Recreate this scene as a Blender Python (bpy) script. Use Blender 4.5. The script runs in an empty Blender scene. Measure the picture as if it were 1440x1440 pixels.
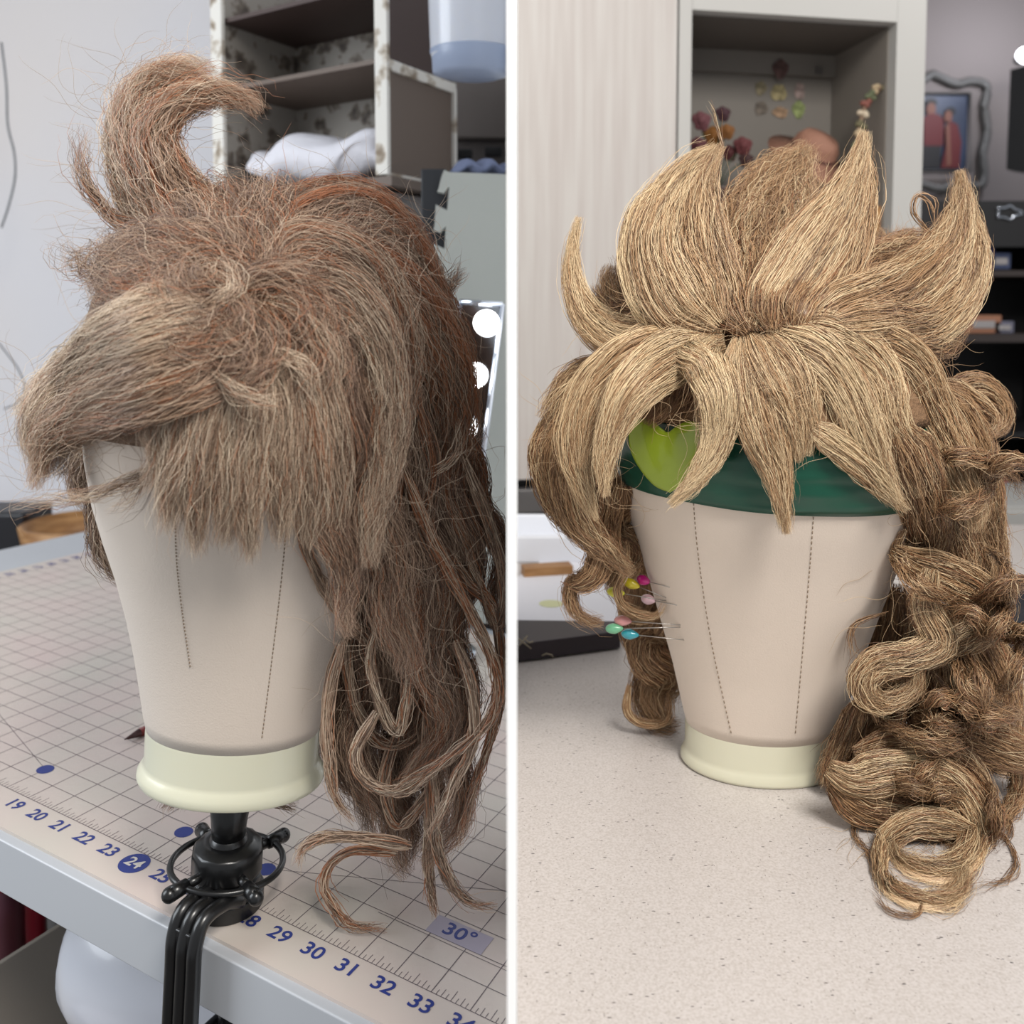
import bpy, bmesh, math, random
import numpy as np
from mathutils import Vector, Matrix, Euler
from mathutils.bvhtree import BVHTree

random.seed(7); rng = np.random.default_rng(11)
scn = bpy.context.scene
COL = scn.collection

# ------------------------------------------------------------------ camera
FPX = 1234.1; PX, PY = 720.0, 510.0; PITCH = math.radians(3.5)
CAM = Vector((0, 0, 1.25))
RX = Vector((1, 0, 0)); FW = Vector((0, math.cos(PITCH), -math.sin(PITCH))); DN = Vector((0, -math.sin(PITCH), -math.cos(PITCH)))
cd = bpy.data.cameras.new('camera'); cam = bpy.data.objects.new('camera', cd); COL.objects.link(cam)
cam.location = CAM; cam.rotation_euler = (math.pi / 2 - PITCH, 0, 0)
cd.sensor_width = 36; cd.lens = FPX / 1440 * 36; cd.shift_y = -(720 - PY) / 1440; cd.clip_start = .01
cd.dof.use_dof = True; cd.dof.focus_distance = .53; cd.dof.aperture_fstop = 8
scn.camera = cam

# ------------------------------------------------------------------ world, lights, exposure
w = bpy.data.worlds.new('world'); scn.world = w; w.use_nodes = True
w.node_tree.nodes['Background'].inputs[0].default_value = (.93, .96, 1, 1)
w.node_tree.nodes['Background'].inputs[1].default_value = .42
def area(name, loc, look, size, energy, color, sy=None):
    l = bpy.data.lights.new(name, 'AREA'); l.energy = energy; l.color = color; l.size = size
    if sy: l.shape = 'RECTANGLE'; l.size_y = sy
    o = bpy.data.objects.new(name, l); COL.objects.link(o); o.location = loc
    o.rotation_euler = (Vector(look) - Vector(loc)).to_track_quat('-Z', 'Y').to_euler(); return o
area('window_daylight', (-1.55, .25, 1.75), (-.2, .6, 1.05), .9, 22, (.88, .94, 1), 1.2)
area('front_fill_area', (.45, -.4, 2.3), (.35, .65, 1.0), .5, 31, (1, .955, .895))  # unseen area light added high up behind the camera
area('right_wall_area', (1.25, 1.05, 2.3), (1.0, 2.2, 1.1), .3, 7, (1, .97, .95))  # area light out of view, aimed at the far right wall
scn.view_settings.view_transform = 'Standard'; scn.view_settings.look = 'None'
scn.view_settings.exposure = 0.0; scn.view_settings.gamma = 1; scn.view_settings.use_curve_mapping = False

# ------------------------------------------------------------------ helpers
def at(px, py, z):
    """point seen at pixel (px,py) at depth z metres in front of the camera"""
    return CAM + RX * ((px - PX) / FPX * z) + DN * ((py - PY) / FPX * z) + FW * z
def ray(px, py): return (at(px, py, 1) - CAM)
def zdepth(p): return (p - CAM).dot(FW)
def mp(z): return z / FPX            # metres per pixel at a depth

def srgb(r, g, b):
    f = lambda c: (c / 255 / 12.92) if c / 255 <= .04045 else ((c / 255 + .055) / 1.055) ** 2.4
    return (f(r), f(g), f(b), 1)
MATS = {}
def mat(name, col, rough=.5, metal=0, noise=None, bump=None, emit=None, trans=0, coat=0, spec=.5, sheen=0, sss=0, stretch=None):
    if name in MATS: return MATS[name]
    m = bpy.data.materials.new(name); m.use_nodes = True; nt = m.node_tree; p = nt.nodes['Principled BSDF']
    p.inputs['Base Color'].default_value = col; p.inputs['Roughness'].default_value = rough; p.inputs['Metallic'].default_value = metal
    p.inputs['Specular IOR Level'].default_value = spec; p.inputs['Transmission Weight'].default_value = trans
    p.inputs['Coat Weight'].default_value = coat; p.inputs['Sheen Weight'].default_value = sheen
    if sss: p.inputs['Subsurface Weight'].default_value = sss; p.inputs['Subsurface Radius'].default_value = (.01, .008, .006)
    if emit: p.inputs['Emission Color'].default_value = emit[0]; p.inputs['Emission Strength'].default_value = emit[1]
    if noise or bump:
        tc = nt.nodes.new('ShaderNodeTexCoord'); mpn = nt.nodes.new('ShaderNodeMapping')
        nt.links.new(tc.outputs['Object'], mpn.inputs['Vector'])
        if stretch: mpn.inputs['Scale'].default_value = stretch
    if noise:   # (scale, col2, detail, lo, hi)
        n = nt.nodes.new('ShaderNodeTexNoise'); n.inputs['Scale'].default_value = noise[0]; n.inputs['Detail'].default_value = noise[2]
        nt.links.new(mpn.outputs[0], n.inputs['Vector'])
        r = nt.nodes.new('ShaderNodeValToRGB'); r.color_ramp.elements[0].position = noise[3]; r.color_ramp.elements[1].position = noise[4]
        r.color_ramp.elements[0].color = col; r.color_ramp.elements[1].color = noise[1]
        nt.links.new(n.outputs[0], r.inputs[0]); nt.links.new(r.outputs[0], p.inputs['Base Color'])
    if bump:    # (scale, strength, distance)
        n2 = nt.nodes.new('ShaderNodeTexNoise'); n2.inputs['Scale'].default_value = bump[0]; n2.inputs['Detail'].default_value = 4
        nt.links.new(mpn.outputs[0], n2.inputs['Vector'])
        b = nt.nodes.new('ShaderNodeBump'); b.inputs['Strength'].default_value = bump[1]; b.inputs['Distance'].default_value = bump[2]
        nt.links.new(n2.outputs[0], b.inputs['Height']); nt.links.new(b.outputs[0], p.inputs['Normal'])
    MATS[name] = m; return m

def tag(o, label=None, cat=None, group=None, kind=None):
    if label: o['label'] = label
    if cat: o['category'] = cat
    if group: o['group'] = group
    if kind: o['kind'] = kind
    return o
def thing(name, label, cat, M=None, group=None):
    o = bpy.data.objects.new(name, None); COL.objects.link(o); o.empty_display_size = .02
    if M is not None: o.matrix_world = M if isinstance(M, Matrix) else Matrix.Translation(M)
    return tag(o, label, cat, group)
def obj(name, bm, m, parent=None, M=None, smooth=True, bevel=0, clip=None, sub=0):
    """M is the world frame of the mesh; under a parent the same frame is kept"""
    me = bpy.data.meshes.new(name); bmesh.ops.recalc_face_normals(bm, faces=bm.faces); bm.to_mesh(me); bm.free()
    for f in me.polygons: f.use_smooth = smooth
    for mm in (m if isinstance(m, (list, tuple)) else [m]): me.materials.append(mm)
    o = bpy.data.objects.new(name, me); COL.objects.link(o)
    if parent:
        o.parent = parent
        if M is not None:
            pm = parent.matrix_basis if parent.parent is None else parent.parent.matrix_basis @ parent.matrix_basis
            o.matrix_basis = pm.inverted() @ M
    elif M is not None: o.matrix_basis = M if isinstance(M, Matrix) else Matrix.Translation(M)
    if bevel:
        b = o.modifiers.new('bevel', 'BEVEL'); b.width = bevel; b.segments = 3; b.limit_method = 'ANGLE'
        try: me.shade_smooth()
        except Exception: pass
        n = o.modifiers.new('wn', 'WEIGHTED_NORMAL'); n.keep_sharp = True
    if sub:
        s = o.modifiers.new('sub', 'SUBSURF'); s.levels = s.render_levels = sub
    return o
def BM(): return bmesh.new()
def box(bm, c, s, M=None):
    r = bmesh.ops.create_cube(bm, size=1)
    T = Matrix.Translation(c) @ Matrix.Diagonal((s[0], s[1], s[2], 1))
    bmesh.ops.transform(bm, matrix=(M @ T) if M else T, verts=r['verts']); return r['verts']
def boxm(c, s): b = BM(); box(b, c, s); return b
def cyl(bm, p0, p1, r0, r1=None, n=24, caps=True):
    p0 = Vector(p0); p1 = Vector(p1); r1 = r0 if r1 is None else r1; d = p1 - p0
    r = bmesh.ops.create_cone(bm, cap_ends=caps, segments=n, radius1=r0, radius2=r1, depth=d.length)
    q = Vector((0, 0, 1)).rotation_difference(d.normalized()).to_matrix().to_4x4()
    bmesh.ops.transform(bm, matrix=Matrix.Translation((p0 + p1) / 2) @ q, verts=r['verts'])
def sph(bm, c, r, sc=(1, 1, 1), u=24, v=16, rot=None):
    q = bmesh.ops.create_uvsphere(bm, u_segments=u, v_segments=v, radius=r)
    M = Matrix.Translation(c) @ (rot.to_4x4() if rot else Matrix()) @ Matrix.Diagonal((*sc, 1))
    bmesh.ops.transform(bm, matrix=M, verts=q['verts'])
def lathe(bm, prof, n=64, ey=1.0, cap=True, fn=None):
    """prof: (r, z[, ratio]) rings"""
    rings = []
    for q in prof:
        r, z = q[0], q[1]; e = q[2] if len(q) > 2 else ey
        row = []
        for i in range(n):
            a = 2 * math.pi * i / n; rr = r * (fn(a, z) if fn else 1)
            row.append(bm.verts.new((rr * math.cos(a), rr * e * math.sin(a), z)))
        rings.append(row)
    for a, b in zip(rings, rings[1:]):
        for i in range(n): bm.faces.new((a[i], a[(i + 1) % n], b[(i + 1) % n], b[i]))
    if cap:
        bm.faces.new(list(reversed(rings[0]))); bm.faces.new(rings[-1])
def prism(bm, pts, depth, M=None):
    """outline in x,z extruded along y from 0 to depth"""
    a = [bm.verts.new((p[0], 0, p[1])) for p in pts]; b = [bm.verts.new((p[0], depth, p[1])) for p in pts]
    bm.faces.new(a); bm.faces.new(list(reversed(b)))
    for i in range(len(pts)): j = (i + 1) % len(pts); bm.faces.new((a[i], b[i], b[j], a[j]))
    if M: bmesh.ops.transform(bm, matrix=M, verts=a + b)
def tube(bm, pts, r, n=8, rr=None, closed=False):
    pts = [Vector(p) for p in pts]; L = len(pts); rings = []
    for i, p in enumerate(pts):
        t = (pts[(i + 1) % L] - pts[i - 1]) if closed else (pts[min(i + 1, L - 1)] - pts[max(i - 1, 0)])
        t.normalize(); u = t.cross(Vector((0, 0, 1)))
        if u.length < .05: u = t.cross(Vector((0, 1, 0)))
        u.normalize(); v = t.cross(u); R = rr[i] if rr else r
        rings.append([bm.verts.new(p + u * R * math.cos(2 * math.pi * k / n) + v * R * math.sin(2 * math.pi * k / n)) for k in range(n)])
    for a, b in zip(rings, rings[1:] + ([rings[0]] if closed else [])):
        for k in range(n): bm.faces.new((a[k], a[(k + 1) % n], b[(k + 1) % n], b[k]))
    if not closed: bm.faces.new(list(reversed(rings[0]))); bm.faces.new(rings[-1])
def spline(P, n):
    P = np.asarray(P, float); K = len(P); Q = np.vstack([2 * P[0] - P[1], P, 2 * P[-1] - P[-2]])
    seg = np.linalg.norm(np.diff(P[:, :3], axis=0), axis=1); s = np.concatenate([[0], np.cumsum(seg)]); s /= s[-1]
    t = np.linspace(0, 1, n); k = np.clip(np.searchsorted(s, t, 'right') - 1, 0, K - 2)
    u = ((t - s[k]) / np.maximum(s[k + 1] - s[k], 1e-9))[:, None]
    a, b, c, d = Q[k], Q[k + 1], Q[k + 2], Q[k + 3]
    return .5 * (2 * b + (c - a) * u + (2 * a - 5 * b + 4 * c - d) * u ** 2 + (3 * b - a - 3 * c + d) * u ** 3)
def clip_x(bm, M, side, x=.0026):
    """cut a mesh at the divider: keep the left (-1) or right (+1) bay"""
    inv = M.inverted(); co = inv @ Vector((side * x, 0, 0)); no = (inv.to_3x3() @ Vector((-side, 0, 0))).normalized()
    bmesh.ops.bisect_plane(bm, geom=bm.verts[:] + bm.edges[:] + bm.faces[:], plane_co=co, plane_no=no, clear_outer=True)
    es = [e for e in bm.edges if e.is_boundary]
    if es:
        try: bmesh.ops.holes_fill(bm, edges=es)
        except Exception: pass
def frame(o, x, y, z):
    M = Matrix((x, y, z)).transposed().to_4x4(); M.translation = o; return M
def text(s, size, parent, M, m, bold=.0, name='inch_number'):
    c = bpy.data.curves.new(name, 'FONT'); c.body = s; c.size = size; c.align_x = 'CENTER'; c.align_y = 'CENTER'; c.offset = bold; c.extrude = .00006
    c.resolution_u = 4; tmp = bpy.data.objects.new('tmp', c); COL.objects.link(tmp); me = bpy.data.meshes.new_from_object(tmp); bpy.data.objects.remove(tmp); bpy.data.curves.remove(c)
    me.materials.clear(); me.materials.append(m); o = bpy.data.objects.new(name, me); COL.objects.link(o); o.parent = parent
    pm = parent.matrix_basis if parent.parent is None else parent.parent.matrix_basis @ parent.matrix_basis
    o.matrix_basis = pm.inverted() @ M; return o

# ------------------------------------------------------------------ frames of the two bays
def cv(v): return RX * v[0] + DN * v[1] + FW * v[2]
r1 = cv((.88841829, .08443986, -.45120157)).normalized()
nL = cv((.06559943, -.99620134, -.05726791)).normalized()
MX = (r1 - nL * r1.dot(nL)).normalized(); MY = nL.cross(MX).normalized(); ZL = nL
SC = .857 * .0254; UX = 1.12387 * SC; UY = .87613 * SC
T0 = CAM + cv((-34.97234823, 12.585497, 38.64913197)) * SC      # mat corner (0,0) on the table mat
MATF = frame(T0, MX, MY, ZL)
def mat_pt(a, b, h=0): return T0 + MX * (a * UX) + MY * (b * UY) + ZL * h
def on_left(px, py, h=0):
    d = ray(px, py); t = (T0 + ZL * h - CAM).dot(ZL) / d.dot(ZL); return CAM + d * t
RL = (RX - ZL * RX.dot(ZL)).normalized(); BL = ZL.cross(RL)
OL = on_left(317, 1268)
LEFT = frame(OL, RL, BL, ZL)
def zl_plane(px, py, h=0): return zdepth(on_left(px, py, h))

ZR = .62
HC = (at(1072, 1111, .62 - .0385)).z           # counter height
def on_right(px, py, h=0):
    d = ray(px, py); t = (HC + h - CAM.z) / d.z; return CAM + d * t
FLOOR = 0.0

# ------------------------------------------------------------------ structure
white_panel = mat('divider_white', srgb(255, 255, 255), .6)
b = boxm((0, .313 + 2.0, 1.4), (.0037, 4.0, 2.8)); tag(obj('wall_divider', b, white_panel, smooth=False), kind='structure')
wallL = mat('wall_paint_cool', srgb(232, 232, 238), .85, noise=(1.2, srgb(238, 232, 230), 2, .35, .65))
wallR = mat('wall_paint_warm', srgb(118, 111, 110), .85)
tag(obj('wall_left', boxm((-.65, 2.05, 1.4), (1.29, .06, 2.8)), wallL, smooth=False), kind='structure')
tag(obj('wall_right', boxm((1.4, 3.3, 1.4), (2.79, .06, 2.8)), wallR, smooth=False), kind='structure')
floorm = mat('floor_laminate', srgb(92, 84, 78), .6, noise=(6, srgb(70, 64, 60), 3, .3, .7))
tag(obj('floor', boxm((.8, 1.2, -.03), (5, 4.6, .06)), floorm, smooth=False), kind='structure')

# ------------------------------------------------------------------ left table with cutting mat
tabm = mat('table_white', srgb(168, 171, 176), .35, noise=(3, srgb(175, 178, 183), 2, .3, .7))
TH = .036
tt = thing('craft_table', 'white table under the large gridded cutting mat', 'table', MATF)
def poly_slab(pts, z0, z1):
    bm = BM(); a = [bm.verts.new((x, y, z0)) for x, y in pts]; c = [bm.verts.new((x, y, z1)) for x, y in pts]
    bm.faces.new(list(reversed(a))); bm.faces.new(c)
    for i in range(len(pts)): j = (i + 1) % len(pts); bm.faces.new((a[i], a[j], c[j], c[i]))
    return bm
X0, X1, Y0, Y1 = -4.9 * UX, 46 * UX, -1.98 * UY, 26.4 * UY
MT = .0022
bm = poly_slab([(X0, Y0), (X1, Y0), (X1, Y1), (X0, Y1)], -TH - MT, -MT); clip_x(bm, MATF, -1)
obj('table_top', bm, tabm, tt, MATF, smooth=False, bevel=.0012)
for lx, ly in ((X0 + .05, Y0 + .09), (X0 + .05, Y1 - .05), (.12, Y1 - .05)):
    bm = BM(); h = (T0 + MX * lx + MY * ly).z - .03
    box(bm, (lx, ly, -TH - MT - h / 2 + .015), (.04, .04, h - .05)); obj('leg', bm, tabm, tt, MATF, smooth=False)
matm = mat('cutting_mat_vinyl', srgb(190, 182, 172), .42, noise=(9, srgb(196, 178, 172), 3, .35, .7))
mt = thing('cutting_mat', 'translucent cream gridded cutting mat with blue inch numbers', 'cutting mat', MATF)
bm = poly_slab([(-1 * UX, -1.62 * UY), (44 * UX, -1.62 * UY), (44 * UX, 25.4 * UY), (-1 * UX, 25.4 * UY)], -MT, 0); clip_x(bm, MATF, -1)
obj('mat_sheet', bm, matm, mt, MATF, smooth=False)
inkg = mat('grid_ink', srgb(98, 88, 92), .6); inkb = mat('blue_ink', srgb(38, 52, 120), .5); inkp = mat('pale_ink', srgb(196, 190, 182), .5)
bm = BM(); e = .00012
def line(bm, a, b_, wd, z=e):
    a = Vector((a[0] * UX, a[1] * UY, 0)); b_ = Vector((b_[0] * UX, b_[1] * UY, 0)); d = (b_ - a); n = Vector((-d.y, d.x, 0)).normalized() * wd / 2
    v = [bm.verts.new(q + Vector((0, 0, z))) for q in (a - n, b_ - n, b_ + n, a + n)]; bm.faces.new(v)
for i in range(0, 44): line(bm, (i, 0), (i, 24), .00055)
for j in range(0, 25): line(bm, (0, j), (44, j), .0005, e * 1.1)
for k in range(0, 42 * 8):
    x = k / 8; L = .42 if k % 8 == 4 else (.3 if k % 2 == 0 else .2)
    if k % 8: line(bm, (x, 0), (x, L), .0004, e * 1.2)
for a_, b_ in (((30.5, 1.9), (43, 1.75)), ((18, 1.6), (2, 8)), ((27, 1.6), (43, 11))): line(bm, a_, b_, .0004, e * 1.3)
clip_x(bm, MATF, -1); obj('grid_lines', bm, inkg, mt, MATF, smooth=False)
ROT = Matrix.Rotation(math.radians(0), 4, 'Z')
def lab(s, a, b_, size, m, rz=0, z=.0002, bold=.00022):
    M = MATF @ Matrix.Translation((a * UX, b_ * UY, z)) @ Matrix.Rotation(rz, 4, 'Z') @ Matrix.Diagonal((1.0, .92, 1, 1)); text(s, size, mt, M, m, bold)
for n_ in (19, 20, 21, 22, 23, 25, 26, 28, 29, 30, 31, 32, 33, 34): lab(str(n_), n_, -.53, .0145, inkb)
def disc(a, b_, r):
    bm = BM(); bmesh.ops.create_cone(bm, cap_ends=True, segments=32, radius1=r, radius2=r, depth=.0002)
    o = obj('dot_mark', bm, inkb, mt, MATF @ Matrix.Translation((a * UX, b_ * UY, .00012)), smooth=False)
disc(24, -.53, .0098); lab('24', 24, -.53, .0125, inkp, z=.0003)
for a_ in (18, 24, 27.04): disc(a_, 1.6, .0062)
bm = BM(); box(bm, (0, 0, 0), (.038, .016, .0002)); obj('angle_patch', bm, mat('patch_lilac', srgb(160, 152, 166), .5), mt, MATF @ Matrix.Translation((32.62 * UX, 2.42 * UY, .0002)), smooth=False)
lab('30°', 32.62, 2.42, .0155, inkb, z=.0004)
for k in range(13, 23): lab(str(k), -.38, k + .45, .014, inkb, rz=0, bold=.0002)

# under the table: low shelf, tray, bottles, sewing machine
shelfm = mat('shelf_beige', srgb(150, 142, 130), .6)
def under(px, py, z): return at(px, py, z)
c = under(150, 1500, .80)
lowz = c.z
lo = thing('low_shelf', 'beige low shelf board under the craft table', 'shelf', Vector((-.48, .85, 0)))
obj('shelf_board', boxm((-.42, .86, lowz - .012), (.66, .62, .024)), shelfm, lo, Matrix(), smooth=False)
for sx in (-.73, -.11): obj('side_panel', boxm((sx, .86, (lowz - .024) / 2), (.024, .6, lowz - .024)), shelfm, lo, Matrix(), smooth=False)
# sewing machine lying under the table edge
smw = mat('machine_white', srgb(196, 198, 206), .28, coat=.3)
A0 = under(52, 1425, .62); ax = (under(330, 1480, .60) - A0); ax.z = 0; ax.normalize(); up = Vector((0, 0, 1)); bk = up.cross(ax)
SMF = frame(Vector((A0.x, A0.y, lowz)), ax, bk, up)
sm = thing('sewing_machine', 'white rounded sewing machine stored below the table edge', 'sewing machine', SMF)
hh = A0.z - lowz
bm = BM()
N = 28
pr = [(math.cos(a) * .075, math.sin(a) * .070) for a in [math.pi * 2 * i / N for i in range(N)]]
rings = []
for x, s in ((-.004, .3), (0, .5), (.008, .68), (.022, .82), (.045, .93), (.08, 1.0), (.12, 1.03), (.25, 1.0), (.28, .9), (.285, .5)):
    rings.append([bm.verts.new((x, .06 + p[0] * s, hh + .012 + p[1] * s)) for p in pr])
for a, b_ in zip(rings, rings[1:]):
    for i in range(N): bm.faces.new((a[i], a[(i + 1) % N], b_[(i + 1) % N], b_[i]))
bm.faces.new(list(reversed(rings[0]))); bm.faces.new(rings[-1])
obj('machine_arm', bm, smw, sm, SMF)
obj('machine_base', boxm((.14, .06, .02), (.28, .15, .04)), smw, sm, SMF, bevel=.008)
obj('machine_pillar', boxm((.22, .06, hh / 2), (.08, .09, hh)), smw, sm, SMF, bevel=.01)
obj('front_cover', boxm((.035, -.03, hh - .045), (.11, .05, .06)), mat('machine_grey', srgb(160, 156, 160), .4), sm, SMF, bevel=.012)
obj('vent_slot', boxm((.105, .05, hh + .074), (.018, .012, .004)), mat('slot_black', srgb(25, 25, 28), .5), sm, SMF, smooth=False)
# tray with bottles
p = under(62, 1335, .74)
tr = thing('storage_tray', 'grey beige open tray holding bottles below the table', 'tray', Vector((p.x, p.y, lowz)))
q0 = under(-30, 1372, .70); _d = ray(135, 1268); q1 = CAM + _d * ((q0.z - CAM.z) / _d.z); d = (q1 - q0); d.z = 0; L = d.length * 1.35; d.normalize(); n = Vector((-d.y, d.x, 0))
TF = frame(Vector((q0.x, q0.y, lowz)), d, n, up); th_ = q0.z - lowz
for nm, c_, s_ in (('front_wall', (L / 2, 0, th_ / 2), (L, .005, th_)), ('back_wall', (L / 2, .14, th_ / 2), (L, .005, th_)), ('tray_floor', (L / 2, .07, .003), (L, .14, .006)), ('end_wall', (L, .07, th_ / 2), (.005, .14, th_))):
    obj(nm, boxm(c_, s_), mat('tray_beige', srgb(140, 132, 122), .6), tr, TF, smooth=False, bevel=.001)
def tx(px, y):
    return min((abs(((q - CAM).dot(RX)) / zdepth(q) * FPX + PX - px), x_) for x_ in [i * .001 for i in range(0, 260)] for q in [TF @ Vector((x_, y, th_))])[1]
def bottle(x, y, r, h, body, cap, label, cat='bottle', capname='cap'):
    M = TF @ Matrix.Translation((x, y, .0066)); t = thing('paint_bottle', label, cat, M, None)
    bm = BM(); lathe(bm, [(r * .9, 0), (r, .004), (r, h * .7), (r * .85, h * .8), (r * .45, h * .86), (r * .45, h * .9)], 28); obj('bottle_body', bm, body, t, M)
    bm = BM(); lathe(bm, [(r * .55, h * .86), (r * .55, h), (r * .45, h * 1.01)], 24); obj(capname, bm, cap, t, M)
red = mat('red_paint', srgb(150, 22, 50), .35); darkred = mat('dark_red', srgb(88, 36, 52), .4); wcap = mat('white_plastic', srgb(225, 228, 235), .35)
bottle(tx(6, .10), .10, .0165, .17, darkred, red, 'dark plum bottle at the left end of the tray')
bottle(tx(37, .10), .10, .0155, .16, red, red, 'crimson red bottle in the tray under the table')
bottle(tx(66, .10), .10, .0125, .145, wcap, mat('blue_paint', srgb(40, 100, 160), .35), 'white bottle with blue cap beside the red bottle in the tray')
bottle(tx(90, .07), .07, .012, .11, mat('green_paint', srgb(40, 84, 60), .4), mat('green_cap', srgb(30, 60, 40), .4), 'small dark green bottle at the far end of the tray')
for i, (x, y, cc, nm) in enumerate(((tx(28, .02), .018, (190, 170, 60), 'yellow'), (tx(48, .02), .016, (210, 205, 190), 'white'), (tx(66, .02), .018, (150, 150, 60), 'olive'))):
    bm = BM(); cyl(bm, (-.011, 0, .0115), (.011, 0, .0115), .007, n=20); box(bm, (0, 0, .0115), (.024, .004, .004))
    tag(obj('thread_spool', bm, mat('spool_' + nm, srgb(*cc), .6), M=TF @ Matrix.Translation((x, y, th_ * .55))), nm + ' thread spool lying between bottles and tray wall', 'spool')
    tag(obj('spool_ledge', boxm((0, 0, 0), (.026, .02, .004)), MATS['tray_beige'], tr, TF @ Matrix.Translation((x, y, th_ * .55 + .001)), smooth=False))

# things behind the table's left end
zb = 1.62
p = at(60, 790, zb)
sd = thing('side_cabinet', 'pale low side cabinet behind the left end of the craft table', 'cabinet', Vector((-.98, 1.72, 0)))
obj('cabinet_body', boxm((-.98, 1.72, p.z / 2), (.55, .5, p.z)), tabm, sd, Matrix(), smooth=False, bevel=.003)
S_ = mp(zb)
q = at(22, 735, zb); obk = thing('black_case', 'black case beside the wooden box behind the table', 'case', Vector((q.x, q.y, p.z)))
obj('case_body', boxm((q.x - .02, q.y, (q.z + .03 + p.z) / 2), (.13, .10, q.z + .03 - p.z)), mat('case_black', srgb(22, 21, 26), .4), obk, Matrix(), bevel=.008)
obj('latch', boxm((q.x - .01, q.y - .052, p.z + .02), (.02, .004, .012)), mat('latch_grey', srgb(110, 110, 116), .3, metal=.8), obk, Matrix(), smooth=False)
wood = mat('light_wood', srgb(176, 132, 84), .5, noise=(14, srgb(140, 98, 56), 4, .4, .6), stretch=(1, 1, 6))
q = at(112, 735, zb - .05)
bm = BM(); lathe(bm, [(.045, 0), (.075, .02), (.092, .05), (.098, .085), (.09, .088), (.082, .05), (.06, .02), (.001, .014)], 40, cap=False)
tag(obj('wooden_bowl', bm, wood, M=Matrix.Translation((q.x, q.y, p.z))), 'light wood bowl on the side cabinet behind the hair', 'bowl')
q = at(62, 758, zb - .17); bm = boxm((0, 0, .01), (.09, .05, .02)); tag(obj('red_notebook', bm, mat('note_red', srgb(190, 50, 70), .5), M=Matrix.Translation((q.x, q.y, p.z)), smooth=False, bevel=.001), 'thin red notebook in front of the wooden bowl', 'notebook')

# pencil / awl lying on the mat, behind the stand
a_ = on_left(175, 1040, .004); b_ = on_left(300, 985, .004)
aw = thing('craft_pencil', 'dark red pencil lying on the mat behind the block', 'pencil', a_)
bm = BM(); dd = (b_ - a_).normalized(); cyl(bm, a_, a_ + dd * .014, .0004, .0036, 12); obj('tip', bm, mat('tip_dark', srgb(58, 22, 20), .5), aw, Matrix())
bm = BM(); cyl(bm, a_ + dd * .014, b_, .0036, .0036, 12); obj('shaft', bm, mat('pencil_red', srgb(110, 30, 26), .4), aw, Matrix())
bm = BM(); cyl(bm, on_left(219, 1010, .004), on_left(236, 985, .004), .003, n=10); tag(obj('yellow_crayon', bm, mat('crayon_yellow', srgb(214, 206, 60), .5)), 'yellow stick mostly hidden behind the left canvas block', 'crayon')

# cables on the left wall
cabm = mat('cable_grey', srgb(120, 122, 126), .5)
for k, (pts, lb) in enumerate(((((2, 60), (9, 120), (11, 175), (20, 215), (21, 250), (12, 290), (2, 320)), 'grey cable hanging down the left wall at the top'),
                      (((-4, 480), (12, 500), (26, 520), (35, 545), (25, 566), (6, 575)), 'grey cable loop on the wall above the long bang'))):
    P = [at(x, y, 1.75) for x, y in pts]; bm = BM(); tube(bm, [Vector(v) for v in spline([tuple(v) for v in P], 40)], .0022 if k == 0 else .0017, 8)
    tag(obj('wall_cable', bm, cabm), lb, 'cable')

# ------------------------------------------------------------------ shelf unit on the left wall
DIRA = Vector((-.854, .52, 0)); DIRB = Vector((.52, .854, 0))
cz = 1.1
CN = at(546, 415, cz)
SF = frame(Vector((CN.x, CN.y, CN.z)), DIRA, DIRB, up)      # x along the open front to the left, y into the depth
def hz(py): return (425 - py) * cz / FPX
decm = bpy.data.materials.new('floral_paper_shaded'); decm.use_nodes = True
def floral(m, c1, c2, c3):
    nt = m.node_tree; p = nt.nodes['Principled BSDF']; p.inputs['Roughness'].default_value = .7
    tc = nt.nodes.new('ShaderNodeTexCoord'); n = nt.nodes.new('ShaderNodeTexNoise'); n.inputs['Scale'].default_value = 70; n.inputs['Detail'].default_value = 3
    mxv = nt.nodes.new('ShaderNodeMixRGB'); mxv.inputs[0].default_value = .035; nt.links.new(tc.outputs['Object'], mxv.inputs[1]); nt.links.new(n.outputs['Color'], mxv.inputs[2]); nt.links.new(tc.outputs['Object'], n.inputs['Vector'])
    v = nt.nodes.new('ShaderNodeTexVoronoi'); v.inputs['Scale'].default_value = 34; nt.links.new(mxv.outputs[0], v.inputs['Vector'])
    r = nt.nodes.new('ShaderNodeValToRGB'); r.color_ramp.elements[0].position = .12; r.color_ramp.elements[0].color = c3; r.color_ramp.elements[1].position = .36; r.color_ramp.elements[1].color = c2
    e_ = r.color_ramp.elements.new(.46); e_.color = c1
    nt.links.new(v.outputs['Distance'], r.inputs[0]); nt.links.new(r.outputs[0], p.inputs['Base Color'])
floral(decm, srgb(156, 150, 142), srgb(118, 108, 98), srgb(78, 70, 64))  # interior paper darkened to carry the shelf's own shadow
decl = bpy.data.materials.new('floral_trim'); decl.use_nodes = True; floral(decl, srgb(226, 222, 214), srgb(196, 186, 172), srgb(136, 120, 102))
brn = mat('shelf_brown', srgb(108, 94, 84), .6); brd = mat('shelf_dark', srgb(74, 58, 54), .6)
su = thing('display_shelf', 'floral papered brown shelf unit standing by the left wall', 'shelf unit', SF)
AW, BD = .30, .145; Ztop = .46; Zbot = hz(268)
obj('back_panel', boxm((AW / 2, BD, (Ztop + Zbot) / 2), (AW, .004, Ztop - Zbot)), decm, su, SF, smooth=False)
obj('side_panel', boxm((AW, BD / 2, (Ztop + Zbot) / 2), (.008, BD, Ztop - Zbot)), decm, su, SF, smooth=False)
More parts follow.
